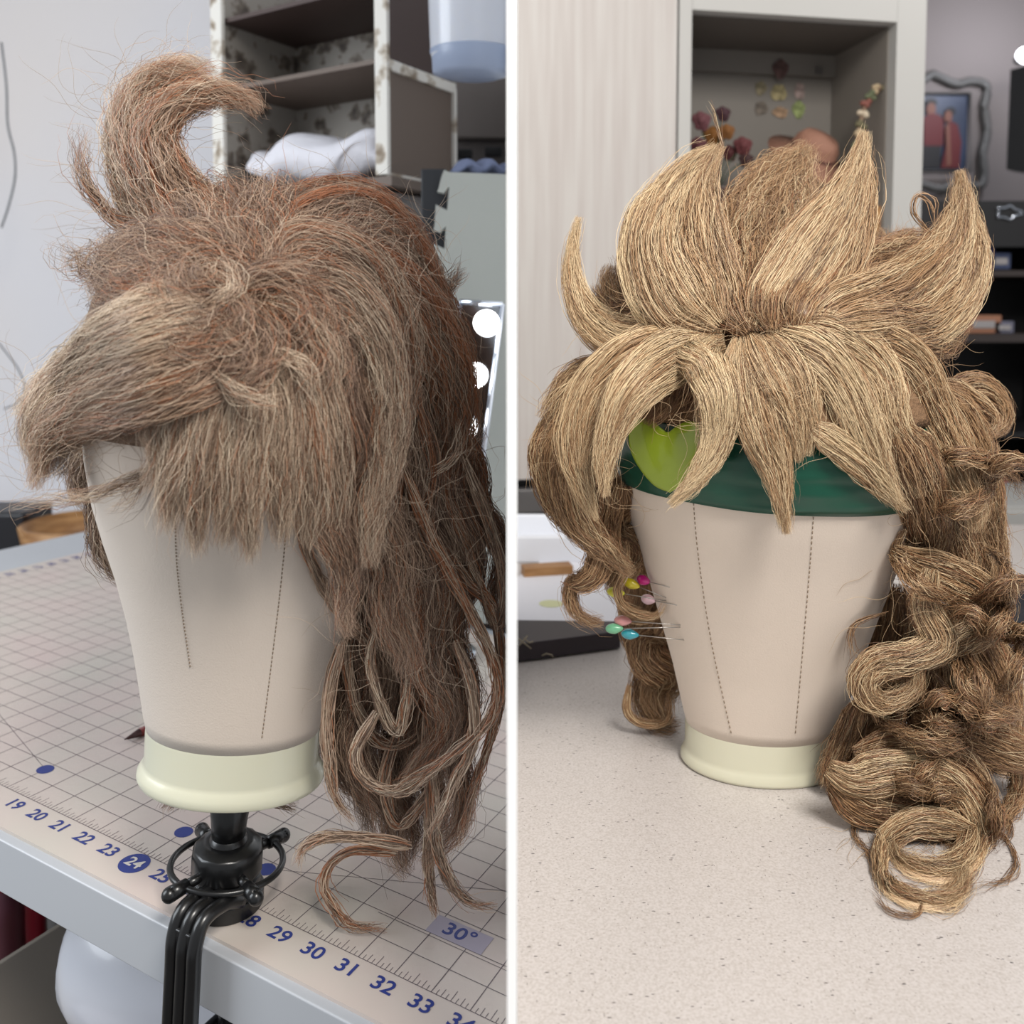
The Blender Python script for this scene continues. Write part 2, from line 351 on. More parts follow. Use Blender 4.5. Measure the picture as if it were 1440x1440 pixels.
obj('side_panel', boxm((0.004, BD / 2, (hz(112) + Zbot) / 2), (.006, BD - .004, hz(112) - Zbot)), brn, su, SF, smooth=False)
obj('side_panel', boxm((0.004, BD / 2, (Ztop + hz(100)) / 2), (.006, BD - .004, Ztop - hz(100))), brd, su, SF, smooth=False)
obj('shelf_board', boxm((AW / 2, BD / 2, hz(98)), (AW - .008, BD - .006, .006)), brn, su, SF, smooth=False)
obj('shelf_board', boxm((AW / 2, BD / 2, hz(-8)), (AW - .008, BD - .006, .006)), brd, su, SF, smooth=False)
obj('shelf_board', boxm((AW / 2, BD / 2, Zbot), (AW + .03, BD + .02, .012)), brn, su, SF, smooth=False)
obj('front_trim', boxm((AW, -.003, (Ztop + Zbot) / 2), (.022, .006, Ztop - Zbot)), decl, su, SF, smooth=False)
obj('front_trim', boxm((.004, -.003, (Ztop + Zbot) / 2 + .004), (.019, .006, Ztop - Zbot - .01)), decl, su, SF, smooth=False)
obj('edge_trim', boxm((-.001, BD / 2, hz(106)), (.005, BD, .013)), decl, su, SF, smooth=False)
obj('edge_trim', boxm((-.001, BD - .002, (hz(106) + Zbot) / 2), (.006, .006, hz(106) - Zbot)), decl, su, SF, smooth=False)
obj('edge_trim', boxm((-.001, BD / 2, Zbot + .008), (.005, BD, .008)), decl, su, SF, smooth=False)
obj('base_panel', boxm((AW / 2, BD / 2 + .01, Zbot - .22), (AW - .01, BD, .42)), mat('shelf_base_grey', srgb(128, 124, 122), .6), su, SF, smooth=False)
obj('plinth', boxm((AW / 2, BD / 2 + .01, (-SF.translation.z + Zbot - .43) / 2), (AW - .02, BD - .01, SF.translation.z + Zbot - .43)), brd, su, SF, smooth=False)
# white pillow on the shelf
bm = BM(); bmesh.ops.create_icosphere(bm, subdivisions=5, radius=1)
for v in bm.verts:
    x, y, z = v.co; k = 1 + .10 * math.sin(5 * x + 3 * y) * math.sin(4 * z + 2 * x) + .05 * math.sin(13 * x + 7 * z) 
    v.co = Vector((math.copysign(abs(x) ** .7, x) * .142 * k, math.copysign(abs(y) ** .8, y) * .064, z * .034 * k + .008 * math.sin(9 * x)))
tag(obj('pillow', bm, mat('pillow_white', srgb(226, 224, 230), .9, bump=(30, .5, .01)), M=SF @ Matrix.Translation((AW / 2 - .002, .068, Zbot + .045))), 'crumpled white pillow lying on the bottom shelf of the floral unit', 'pillow')
# plastic tub top right
p = at(655, 48, .98)
tb = thing('plastic_tub', 'translucent white plastic tub near the upper right of the shelf unit', 'tub', p)
bm = BM(); lathe(bm, [(.036, -.052), (.043, -.045), (.047, -.03), (.049, .03), (.051, .1), (.053, .16)], 40, ey=.8)
TM = Matrix.Translation(at(664, 36, .98)); tubm = mat('tub_milky', srgb(214, 216, 224), .25, trans=.25, coat=.2, sss=.2)
obj('tub_body', bm, tubm, tb, TM); bm = BM(); lathe(bm, [(.033, -.056), (.0445, -.052), (.0455, -.034), (.0475, -.030), (.0475, -.028)], 40, ey=.82); obj('tub_foot', bm, mat('tub_blue', srgb(160, 172, 196), .3, trans=.2), tb, TM)
# bracket shelf the tub stands on is the taller cupboard behind
cbm = mat('cupboard_taupe', srgb(128, 120, 116), .6)
cp = thing('taupe_cupboard', 'taupe cupboard behind the foam tile at the right of the shelf unit', 'cupboard', at(680, 400, 1.5))
zc_ = 1.5; a0 = at(628, 190, zc_); a1 = at(760, -60, zc_)
b0 = boxm(((a0.x - .006) / 2, a0.y + .12, (a0.z + a1.z) / 2), (-.006 - a0.x, .2, a1.z - a0.z)); obj('upper_door', b0, cbm, cp, Matrix(), smooth=False, bevel=.003)
b0 = boxm(((a0.x - .006) / 2, a0.y + .14, (a0.z) / 2), (-.006 - a0.x, .2, a0.z - .004)); obj('lower_door', b0, mat('cupboard_dark', srgb(96, 90, 88), .6), cp, Matrix(), smooth=False, bevel=.003)
for (x, y, ww) in ((648, 217, .04), (694, 214, .03)):
    q = at(x, y, zc_ - .02); obj('handle_slot', boxm(q, (ww, .02, .016)), mat('slot_black', srgb(25, 25, 28), .5), cp, Matrix(), bevel=.004)
# bracket under the tub
q = at(650, 100, .98)
# foam tile
FZ = 1.0; s = mp(FZ)
TB = 330 - (T0 + (at(665, 600, 1.0) - T0) - ZL * (at(665, 600, 1.0) - T0).dot(ZL) - at(631, 330, 1.0)).z / mp(1.0) - 5
foam = mat('foam_grey_green', srgb(164, 166, 160), .8, bump=(200, .2, .001))
o0 = at(631, 330, FZ); out = []
def F(px, py): return ((px - 631) * s, -(py - 330) * s)
pts = [(632, 243)]
pts += [(625, 240), (621, 250), (617, 266), (615, 270), (624, 272), (632, 263), (629, 296), (613, 288), (611, 318), (609, 324), (619, 327), (627, 318), (625, 350), (609, 342), (607, 374), (616, 380), (624, 372), (622, 404), (606, 397), (604, 428), (612, 434), (621, 426), (619, 460), (603, 452), (601, 484), (618, 480), (608, TB), (714, TB), (714, 246)]
bm = BM(); prism(bm, [F(*p_) for p_ in pts], .012)
FM = Matrix.Translation(o0); clip_x(bm, FM, -1)
tag(obj('foam_tile', bm, foam, M=FM, smooth=False), 'grey green foam tile with puzzle edge behind the hair', 'foam tile')
q = at(612, 420, FZ + .035); zb_ = (T0 + (q - T0) - ZL * (q - T0).dot(ZL)).z + .003; bm = boxm((q.x, q.y, (zb_ + q.z + .15) / 2), (.03, .02, q.z + .15 - zb_)); tag(obj('black_binder', bm, mat('binder_black', srgb(36, 38, 42), .5), smooth=False, bevel=.002), 'black upright binder behind the puzzle edge of the foam tile', 'binder')
# blue cloth on top of tile
bm = BM(); q = at(678, 238, FZ + .02)
bmesh.ops.create_icosphere(bm, subdivisions=4, radius=1)
for v in bm.verts: x, y, z = v.co; v.co = Vector((x * .035, y * .02, z * .009 + .004 * math.sin(8 * x + 3 * y)))
tag(obj('blue_cloth', bm, mat('cloth_blue', srgb(104, 112, 138), .9, bump=(60, .6, .004)), M=Matrix.Translation(at(674, 238, FZ + .03))), 'crumpled blue grey cloth on top of the foam tile', 'cloth')
# lit mirror
MZ = .93
mr = thing('lit_mirror', 'vanity mirror with a column of glowing bulbs at the right of the hair', 'mirror', at(668, 600, MZ))
chrome = mat('chrome', srgb(200, 205, 214), .12, metal=1)
bm = BM(); s = mp(MZ); pl = [(707, 428), (694, 560), (684, 640), (690, 700)]
A_ = at(646, 424, MZ); B_ = at(707, 428, MZ); C_ = at(676, 668, MZ); D_ = at(610, 664, MZ)
for a, b_ in ((A_, B_), (B_, C_), (C_, D_), (D_, A_)): cyl(bm, a, b_, .0028, n=12)
obj('mirror_frame', bm, chrome, mr, Matrix())
bm = BM(); vs = [A_, B_, C_, D_]; f_ = [bm.verts.new(v + Vector((0, .004, 0))) for v in vs]; g_ = [bm.verts.new(v + Vector((0, .008, 0))) for v in vs]
bm.faces.new(f_); bm.faces.new(list(reversed(g_)))
for i in range(4): j = (i + 1) % 4; bm.faces.new((f_[i], g_[i], g_[j], f_[j]))
obj_bm = bm; q = (C_ + D_) / 2; zb_ = (q - ZL * (q - T0).dot(ZL)); bm = BM(); cyl(bm, zb_ + ZL * .001, zb_ + ZL * .007, .032, n=32); cyl(bm, zb_ + ZL * .006, q, .004, n=16); obj('mirror_stand', bm, chrome, mr, Matrix()); bm = obj_bm
obj('mirror_glass', bm, mat('mirror_silver', srgb(190, 194, 200), .08, metal=1), mr, Matrix(), smooth=False)
glow = mat('bulb_glow', (1, 1, 1, 1), .3, emit=((1, .98, .95, 1), 7))
for x, y in ((684, 454), (667, 528), (652, 602)):
    bm = BM(); sph(bm, at(x, y, MZ - .012), 18 * s); bl = obj('bulb', bm, glow, mr, Matrix())
    bm = BM(); q = at(x, y, MZ - .012); cyl(bm, q + Vector((.0, .004, 0)), q + Vector((.0, .016, 0)), .0075, n=20); obj('socket', bm, chrome, bl, Matrix())

# ------------------------------------------------------------------ canvas block heads
canvas = mat('canvas_cloth', srgb(218, 204, 190), .85, bump=(900, .25, .0006), sheen=.2)
cream = mat('cream_plastic', srgb(208, 206, 184), .3, coat=.25, sss=.15)
black = mat('clamp_black', srgb(16, 16, 17), .32, coat=.15)
stitch = mat('stitch_brown', srgb(138, 120, 100), .8)
def head_profile(entries, xaxis, zc, O, Z):
    out = []
    for py, hw in entries:
        P = at(xaxis(py), py, zc); out.append((max(hw, .5) * zc / FPX, (P - O).dot(Z)))
    return sorted(out, key=lambda t: t[1])
def smooth_prof(pr, n=60):
    z = np.array([p[1] for p in pr]); r = np.array([p[0] for p in pr]); zz = z.min() + (z.max() - z.min()) * (np.sin(np.linspace(-0, math.pi / 2, n)))
    return [(float(np.interp(q, z, r)), float(q)) for q in zz]
def build_head(name_lab, F4, ent, ringe, xaxis, zc, ratio, seams, cap_py, M0):
    O = F4.translation; Z = F4.to_3x3().col[2]
    hp = smooth_prof(head_profile(ent, xaxis, zc, O, Z))
    zmax = hp[-1][1]; zmin = hp[0][1]
    rat = lambda z: ratio + (1.02 - ratio) * min(1, max(0, (z - zmin) / (zmax - zmin) * 1.5))
    t = thing('canvas_head', name_lab, 'mannequin head', F4)
    bm = BM(); lathe(bm, [(r, z, rat(z)) for r, z in hp], 72); bmesh.ops.remove_doubles(bm, verts=bm.verts, dist=1e-5)
    bw = bm.copy(); bmesh.ops.transform(bw, matrix=F4, verts=bw.verts); bvh = BVHTree.FromBMesh(bw)
    obj('canvas_cover', bm, canvas, t, F4)
    rp = head_profile(ringe, xaxis, zc, O, Z); bm = BM(); lathe(bm, [(r, z, ratio) for r, z in rp], 72); obj('plastic_base', bm, cream, t, F4, bevel=.0006)
    for pts in seams:
        P = spline(pts, 100); bm = BM(); prev = None
        for i, (x, y) in enumerate(P):
            h = bvh.ray_cast(CAM, ray(x, y).normalized())
            if h[0] is None: prev = None; continue
            q = h[0] + h[1] * .0003
            if prev is not None and i % 2 == 0: cyl(bm, prev, q, .0003, n=6)
            prev = q
        obj('seam_stitching', bm, stitch, t, Matrix())
    return t, bvh, hp, rat
zL = zdepth(OL)
axL = lambda py: 317 + (1268 - py) * .052
entL = [(335, 2), (337, 40), (343, 80), (356, 118), (380, 152), (430, 185), (500, 202), (580, 206), (640, 202), (700, 192), (750, 178), (800, 162), (850, 149), (900, 138), (950, 129), (1000, 121), (1012, 118)]
ringL = [(1006, 116), (1016, 118.5), (1058, 118.5), (1064, 122), (1072, 127), (1080, 128), (1086, 125), (1088, 110)]
headL, bvhL, hpL, ratL = build_head('canvas mannequin head mounted on the black table clamp', LEFT, entL, ringL, axL, zL, .72,
    [[(246, 700), (248, 780), (255, 850), (268, 940)], [(402, 750), (394, 830), (382, 930), (368, 1040)]], 600, None)
OR = Vector((at(1072, 1050, ZR).x, at(1072, 1050, ZR).y, HC)); RIGHT = Matrix.Translation(OR)
zR = zdepth(OR)
axR = lambda py: 1072
entR = [(400, 2), (402, 40), (408, 80), (422, 115), (450, 150), (500, 180), (560, 198), (620, 206), (660, 206), (700, 197), (760, 177), (850, 150), (930, 127), (1000, 111), (1016, 107)]
# ring bottom sits on the counter
rb = (OR - CAM).dot(DN) / zR * FPX + PY
kR = rb - 1072
entR = [(p + kR * max(0, min(1, (p - 700) / 350)), h) for p, h in entR]
ringR = [(1008 + kR, 105), (1018 + kR, 108), (1050 + kR, 108), (1056 + kR, 111), (1062 + kR, 114), (1068 + kR, 114), (rb - .5, 111), (rb, 104)]
headR, bvhR, hpR, ratR = build_head('canvas mannequin head standing on the speckled counter', RIGHT, entR, ringR, axR, zR, .70,
    [[(974, 690), (982, 780), (1000, 900), (1029, 1034)], [(1146, 690), (1140, 780), (1130, 900), (1118, 1034)]], 560, None)

# ------------------------------------------------------------------ clamp
cl = thing('table_clamp', 'black swivel clamp screwed to the edge of the craft table', 'clamp', LEFT)
def lz(py): return (at(axL(py), py, zL) - OL).dot(ZL)
z0 = 0.0; zt = lz(1088)
zz = lambda py: max(0, (at(317, py, zL) - OL).dot(ZL))
S = zL / FPX
bm = BM(); lathe(bm, [(51 * S, 0), (52 * S, 2 * S), (52 * S, 22 * S), (49 * S, 24 * S), (48 * S, 30 * S)], 48); obj('foot_disc', bm, black, cl, LEFT, bevel=.0006)
bm = BM(); lathe(bm, [(47 * S, 28 * S), (48 * S, 34 * S), (48 * S, 42 * S), (45 * S, 44 * S), (46 * S, 47 * S), (49 * S, 50 * S), (49 * S, 76 * S), (46 * S, 84 * S), (36 * S, 90 * S), (30 * S, 91 * S)], 12); obj('swivel_body', bm, black, cl, LEFT, bevel=.0012)
bm = BM(); sph(bm, Vector((0, 0, 82 * S)), 28 * S); obj('ball_joint', bm, black, cl, LEFT)
bm = BM(); lathe(bm, [(23 * S, 96 * S), (24 * S, 112 * S), (32 * S, zt + .002)], 32); obj('mount_cone', bm, black, cl, LEFT)
bm = BM(); R_ = 76 * S; zr = 58 * S
tube(bm, [(R_ * math.cos(a), R_ * .9 * math.sin(a), zr) for a in [2 * math.pi * i / 64 for i in range(64)]], 4.6 * S, 10, closed=True)
hw_ = obj('hand_wheel', bm, black, cl, LEFT)
for ang in (128, 52, -122, -52):
    a = math.radians(ang); d_ = Vector((math.cos(a), .9 * math.sin(a), 0)); bm = BM()
    P0 = d_ * (40 * S) + Vector((0, 0, zr)); P1 = d_ * (70 * S) + Vector((0, 0, zr)); P2 = d_ * (98 * S) + Vector((0, 0, zr))
    cyl(bm, P0, P1, 6 * S, 7 * S, 16); cyl(bm, P1, P2, 9 * S, 10.5 * S, 16); sph(bm, P2, 10.5 * S, u=16, v=10); obj('wheel_knob', bm, black, cl, LEFT)
# bracket arm that drops over the table edge and returns below it
inL = LEFT.inverted()
e0 = mat_pt(27.6, -1.98); EF = frame(e0, MX, -MY, ZL)     # x along the edge, y out of the table
def arm(bm, off, r):
    pts = [(off, -.022, .014), (off, -.010, .020), (off, .006, .020), (off, .012, .008), (off, .0125, -.01), (off, .0125, -.05), (off, .011, -.062), (off, .004, -.069), (off, -.012, -.070), (off, -.04, -.070)]
    tube(bm, [Vector(v) for v in spline(pts, 50)], r, 10)
for off in (-.0082, 0, .0082):
    bm = BM(); arm(bm, off, .0042); obj('bracket_rail', bm, black, cl, EF)
bm = BM()
prism(bm, [(-.006, -.07), (.006, -.07), (.006, .014), (-.006, .014)], .006); bmesh.ops.transform(bm, matrix=Matrix.Translation((0, .008, 0)), verts=bm.verts); obj('bracket_web', bm, black, cl, EF, bevel=.001)
bm = BM(); cyl(bm, (0, -.025, -.09), (0, -.025, -TH - MT - .001), .0055, n=16); cyl(bm, (0, -.025, -TH - MT - .005), (0, -.025, -TH - MT - .0006), .014, n=24); obj('clamp_screw', bm, black, cl, EF)
bm = BM(); lathe(bm, [(.012, -.104), (.016, -.1), (.016, -.088), (.011, -.084)], 10); obj('screw_knob', bm, black, cl, EF @ Matrix.Translation((0, -.025, 0)), bevel=.001)

# ------------------------------------------------------------------ right counter
cm = bpy.data.materials.new('speckled_quartz'); cm.use_nodes = True; nt = cm.node_tree; p = nt.nodes['Principled BSDF']
tc = nt.nodes.new('ShaderNodeTexCoord')
def speck(scale, th, seedv, st=(1, 1, 1)):
    mpn = nt.nodes.new('ShaderNodeMapping'); mpn.inputs['Location'].default_value = (seedv, seedv * 2, 0); mpn.inputs['Scale'].default_value = st; mpn.inputs['Rotation'].default_value = (0, 0, seedv)
    nt.links.new(tc.outputs['Object'], mpn.inputs[0])
    v = nt.nodes.new('ShaderNodeTexVoronoi'); v.inputs['Scale'].default_value = scale; nt.links.new(mpn.outputs[0], v.inputs['Vector'])
    lt = nt.nodes.new('ShaderNodeMath'); lt.operation = 'LESS_THAN'; lt.inputs[1].default_value = th; nt.links.new(v.outputs['Distance'], lt.inputs[0])
    sp = nt.nodes.new('ShaderNodeSeparateColor'); nt.links.new(v.outputs['Color'], sp.inputs[0])
    g = nt.nodes.new('ShaderNodeMath'); g.operation = 'GREATER_THAN'; g.inputs[1].default_value = .55; nt.links.new(sp.outputs[0], g.inputs[0])
    mm = nt.nodes.new('ShaderNodeMath'); mm.operation = 'MULTIPLY'; nt.links.new(lt.outputs[0], mm.inputs[0]); nt.links.new(g.outputs[0], mm.inputs[1])
    return mm.outputs[0]
nz = nt.nodes.new('ShaderNodeTexNoise'); nz.inputs['Scale'].default_value = 700; nz.inputs['Detail'].default_value = 3; nt.links.new(tc.outputs['Object'], nz.inputs['Vector'])
cr = nt.nodes.new('ShaderNodeValToRGB'); cr.color_ramp.elements[0].position = .3; cr.color_ramp.elements[0].color = srgb(178, 171, 166); cr.color_ramp.elements[1].position = .62; cr.color_ramp.elements[1].color = srgb(196, 190, 187)
nt.links.new(nz.outputs[0], cr.inputs[0]); last = cr.outputs[0]
for fac, colr in ((speck(300, .17, 1.3, (1, 2.2, 1)), srgb(158, 150, 144)), (speck(120, .13, 4.1, (1.0, 2.6, 1)), srgb(112, 106, 104)), (speck(150, .10, 7.7, (2.8, 1, 1)), srgb(124, 116, 112)), (speck(64, .065, 2.2, (1, 2.4, 1)), srgb(84, 80, 82))):
    mx = nt.nodes.new('ShaderNodeMix'); mx.data_type = 'RGBA'; nt.links.new(fac, mx.inputs[0]); nt.links.new(last, mx.inputs[6]); mx.inputs[7].default_value = colr; last = mx.outputs[2]
nt.links.new(last, p.inputs['Base Color']); p.inputs['Roughness'].default_value = .32
ct = thing('kitchen_counter', 'speckled cream stone counter under the right mannequin head', 'counter', Vector((.6, .7, HC)))
obj('counter_top', boxm((.7535, .75, HC - .015), (1.5028, 1.06, .03)), cm, ct, Matrix(), smooth=False, bevel=.001)
obj('counter_body', boxm((.755, .80, (HC - .03) / 2), (1.48, .94, HC - .03)), mat('counter_white', srgb(205, 202, 198), .5), ct, Matrix(), smooth=False)

# white cabinet with open niche, yawed
YAW = math.radians(10); cU = Vector((math.cos(YAW), math.sin(YAW), 0)); cN = Vector((-math.sin(YAW), math.cos(YAW), 0))
CZ = 1.36; c0 = at(945, 434, CZ); c0.z = 0; CF = frame(c0, cU, cN, up)
def cxy(px, y=0):   # local x on the cabinet's front plane (offset y deep) seen at pixel column px
    k = (px - PX) / FPX
    # (c0 + x*cU + y*cN): X = k * depth, with depth about Y (pitch ignored)
    return (k * (c0.y + y * cN.y) - (c0.x + y * cN.x)) / (cU.x - k * cU.y)
def chz(py, x, y=0):
    P = c0 + cU * x + cN * y; dd = P.y * math.cos(PITCH)
    for _ in range(3):
        v = (py - PY) / FPX; zc2 = (P.y) / (math.cos(PITCH) - v * math.sin(PITCH)); h_ = CAM.z - zc2 * (math.sin(PITCH) + v * math.cos(PITCH))
    return h_
cabw = mat('cabinet_white', srgb(186, 182, 178), .5, noise=(7, srgb(176, 169, 165), 3, .35, .65), stretch=(14, 14, .6))
cabf = mat('cabinet_frame_white', srgb(174, 173, 170), .5); cabi = mat('cabinet_inside', srgb(116, 111, 105), .6)  # inside tone darkened to deepen the shade in the niche
ca = thing('niche_cabinet', 'white tall cabinet with a solid door and an open niche', 'cabinet', CF)
xl = 0.0; xr = cxy(1281); xi0 = cxy(962); xi1 = cxy(1241); DP = .17; TOP = 1.95
zn1 = chz(28, (xi0 + xi1) / 2); zn0 = chz(330, xi0)
Zb = HC + .002
# door to the left of the frame, in the plane x<0
dx0 = cxy(727)
zdoor = chz(668, dx0 / 2)
xd0 = cxy(724)
xd0 = max(xd0, (.003 - c0.x) / cU.x)
obj('door', boxm(((xd0 - .003) / 2, -.009, (zdoor + TOP) / 2), (-.003 - xd0, .018, TOP - zdoor)), cabw, ca, CF, smooth=False, bevel=.001)
obj('frame_side', boxm(((0 + xi0) / 2, DP / 2 - .009, (Zb + TOP) / 2), (xi0, DP + .018, TOP - Zb)), cabf, ca, CF, smooth=False, bevel=.001)
obj('frame_side', boxm(((xi1 + xr) / 2, DP / 2 - .009, (Zb + TOP) / 2), (xr - xi1, DP + .018, TOP - Zb)), cabf, ca, CF, smooth=False, bevel=.001)
obj('frame_top', boxm(((xi0 + xi1) / 2, DP / 2 - .009, (zn1 + TOP) / 2), (xi1 - xi0, DP + .018, TOP - zn1)), cabf, ca, CF, smooth=False, bevel=.001)
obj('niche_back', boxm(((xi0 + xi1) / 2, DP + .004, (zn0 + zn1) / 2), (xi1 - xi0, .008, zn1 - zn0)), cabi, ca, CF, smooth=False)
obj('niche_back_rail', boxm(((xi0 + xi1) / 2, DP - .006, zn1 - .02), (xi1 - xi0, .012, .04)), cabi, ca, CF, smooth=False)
obj('niche_shelf', boxm(((xi0 + xi1) / 2, DP / 2, zn0 - .01), (xi1 - xi0, DP + .018, .02)), cabf, ca, CF, smooth=False)
obj('lower_panel', boxm(((xi0 + xi1) / 2, 0, (Zb + zn0 - .02) / 2), (xi1 - xi0, .02, zn0 - .02 - Zb)), cabf, ca, CF, smooth=False)
ln = mat('niche_shade_lining', srgb(88, 82, 77), .6)  # added liners, coloured dark to stand in for the niche's shade
obj('niche_shade_lining', boxm((xi0 + .0015, DP / 2, (zn0 + zn1) / 2), (.002, DP - .006, zn1 - zn0)), ln, ca, CF, smooth=False)
obj('niche_shade_lining', boxm((xi1 - .0015, DP / 2, (zn0 + zn1) / 2), (.002, DP - .006, zn1 - zn0)), mat('niche_shade_lining_right', srgb(128, 122, 115), .6), ca, CF, smooth=False)  # lighter of the two shade tones
obj('niche_shade_lining', boxm(((xi0 + xi1) / 2, DP / 2, zn1 - .0015), (xi1 - xi0 - .006, DP - .006, .002)), ln, ca, CF, smooth=False)
obj('hinge_plate', boxm((xi1 - .035, DP - .014, zn1 - .03), (.012, .006, .012)), mat('hinge_grey', srgb(110, 106, 104), .4, metal=.5), ca, CF, smooth=False)
zo = zdoor - .006; zo2 = chz(738, dx0 / 2)
ov = thing('built_in_oven', 'dark grey appliance strip below the white cabinet door', 'oven', CF)
obj('oven_recess', boxm(((xd0 - .003) / 2, .02, (zo + Zb) / 2), (-.003 - xd0, .012, zo - Zb)), mat('recess_black', srgb(14, 14, 15), .5), ov, CF, smooth=False)
zz1 = chz(682, dx0 / 2); zz2 = chz(716, dx0 / 2)
obj('oven_front', boxm(((xd0 - .003) / 2, -.002, (zz1 + zz2) / 2), (-.003 - xd0, .024, zz1 - zz2)), mat('oven_grey', srgb(98, 96, 96), .35, metal=.3), ov, CF, smooth=False, bevel=.003)

# niche contents
def nic(px, py, y=.2):
    x = cxy(px, y); return CF @ Vector((x, y, chz(py, x, y)))
zfl = zn0
# flowers
fl = thing('flower_bunch', 'bunch of dark pink and orange artificial flowers in the niche', 'flowers', nic(1000, 230, .06))
stm = mat('stem_green', srgb(50, 62, 40), .6)
potp = nic(1000, 300, .06); bm = BM(); lathe(bm, [(.02, 0), (.028, .01), (.03, .05), (.026, .075), (.03, .08)], 24); obj('vase', bm, mat('vase_brown', srgb(70, 52, 44), .4), fl, Matrix.Translation((potp.x, potp.y, zfl)))
for i, (x, y, r, cc) in enumerate(((982, 170, 15, (150, 84, 92)), (1012, 160, 12, (96, 50, 62)), (1000, 192, 17, (190, 120, 40)), (978, 205, 14, (120, 50, 60)), (1040, 205, 15, (140, 62, 66)), (1022, 215, 13, (120, 50, 54)), (1018, 185, 12, (176, 110, 40)), (1045, 225, 12, (84, 44, 42)))):
    q = nic(x, y, .045 + .015 * (i % 3)); k = r * mp(CZ) * 1.05
    bm = BM()
    for j in range(11):
        a = j * 2.399; t_ = (j / 11) ** .5; sph(bm, q + Vector((math.cos(a) * k * .62 * t_, -k * .45 * (1 - t_), math.sin(a) * k * .62 * t_)), k * .42, (1, .5, 1), 10, 7)
    obj('blossom', bm, mat('petal_%d%d%d' % cc, srgb(*[int(c * .62) for c in cc]), .8), fl, Matrix())
    bm = BM(); tube(bm, [Vector((potp.x, potp.y, zfl + .07)), (q + Vector((potp.x, potp.y, zfl + .07))) / 2 + Vector((0, 0, .01)), q + Vector((0, k * .4, 0))], .0012, 6); obj('stem', bm, stm, fl, Matrix())
# wall stickers on the niche back
for i, (x, y, rx_, ry_, cc, lb) in enumerate(((1091, 97, 11, 12, (84, 58, 54), 'round dark brown sticker at the top of the niche back'), (1064, 124, 8, 9, (120, 110, 84), 'small olive oval sticker at the upper left of the sticker group'), (1065, 152, 9, 9, (96, 86, 76), 'small brown sticker at the lower left of the sticker group'),
        (1089, 130, 11, 11, (148, 136, 96), 'tan and olive sticker in the middle of the sticker group'), (1118, 128, 7, 11, (150, 130, 124), 'narrow pinkish sticker right of the tan one'), (1092, 158, 11, 7, (150, 120, 92), 'low tan sticker at the bottom middle of the group'), (1117, 154, 9, 11, (128, 140, 84), 'green leaf sticker at the lower right of the group'))):
    q = nic(x, y, DP - (.0145 if i == 0 else .002)); bm = BM(); N_ = 20; k = mp(1.66)
    prism(bm, [(rx_ * k * math.cos(6.2832 * j / N_) * (1 + .12 * math.sin(3 * 6.2832 * j / N_ + i)), ry_ * k * math.sin(6.2832 * j / N_) * (1 + .12 * math.cos(4 * 6.2832 * j / N_ + i))) for j in range(N_)], .001)
    M = CF.copy(); M.translation = q; tag(obj('wall_sticker', bm, mat('sticker%d' % i, srgb(*[int(c * .8) for c in cc]), .6, noise=(90, srgb(*[min(255, c + 14) for c in cc]), 3, .45, .6)), M=M, smooth=False), lb, 'sticker', 'stickers on the niche back')
# brown hat
q = nic(1135, 205, .1); q.z = q.z
ht = thing('straw_hat', 'brown straw hat leaning at the back of the niche', 'hat', q)
hm_ = mat('hat_brown', srgb(140, 100, 82), .8, bump=(250, .5, .002))
k = mp(1.5); HM = Matrix.Translation(nic(1132, 224, .075)) @ CF.to_3x3().to_4x4() @ Matrix.Rotation(math.radians(40), 4, 'X') @ Matrix.Rotation(math.radians(12), 4, 'Y')
bm = BM(); lathe(bm, [(60 * k, -.002), (61 * k, 0), (34 * k, .006), (31 * k, .03), (24 * k, .042), (.002, .046)], 40); obj('hat_shell', bm, hm_, ht, HM)
bm = BM(); lathe(bm, [(33.5 * k, .008), (32.6 * k, .019)], 40, cap=False); obj('hat_band', bm, mat('hat_band_dark', srgb(96, 62, 56), .7), ht, HM)
# wreath arch
wr = thing('flower_arch', 'arched hoop wrapped in faded flowers at the right of the niche', 'wreath', nic(1225, 300, .12))
ptsA = [(1196, 260), (1197, 215), (1203, 172), (1212, 142), (1228, 124), (1240, 126), (1247, 145), (1250, 175), (1252, 240)]
PA = [nic(x, y, .015) for x, y in ptsA]; PA = [Vector(v) for v in spline([tuple(v) for v in PA], 40)]
bm = BM(); tube(bm, PA, .004, 8); obj('hoop', bm, mat('hoop_brown', srgb(120, 98, 80), .7), wr, Matrix())
cs = [(170, 150, 120), (96, 90, 64), (186, 172, 150), (120, 70, 60), (90, 96, 70)]
for i in range(0, 40, 2):
    bm = BM()
    for j in range(4): sph(bm, PA[i] + Vector((random.uniform(-.006, .006), -.003, random.uniform(-.006, .006))), .0055, (1, .7, .8), 8, 6)
    cc = cs[i // 2 % 5]; obj('bud', bm, mat('bud%d' % (i // 2 % 5), srgb(*cc), .7), wr, Matrix())
bm = BM(); q = nic(1233, 300, .035); lathe(bm, [(.016, 0), (.017, .004), (.017, .045), (.012, .06), (.006, .07), (.006, .095), (.007, .1)], 24)
tag(obj('green_bottle', bm, mat('bottle_green', srgb(36, 84, 34), .2, coat=.3), M=Matrix.Translation((q.x, q.y, max(zfl, nic(1233, 292, .035).z)))), 'green glass bottle behind the middle spike in the niche', 'bottle')
bm = BM(); q2 = q.copy(); q2.z = (zfl + max(zfl, nic(1233, 292, .035).z)) / 2; hh_ = max(.004, max(zfl, nic(1233, 292, .035).z) - zfl)
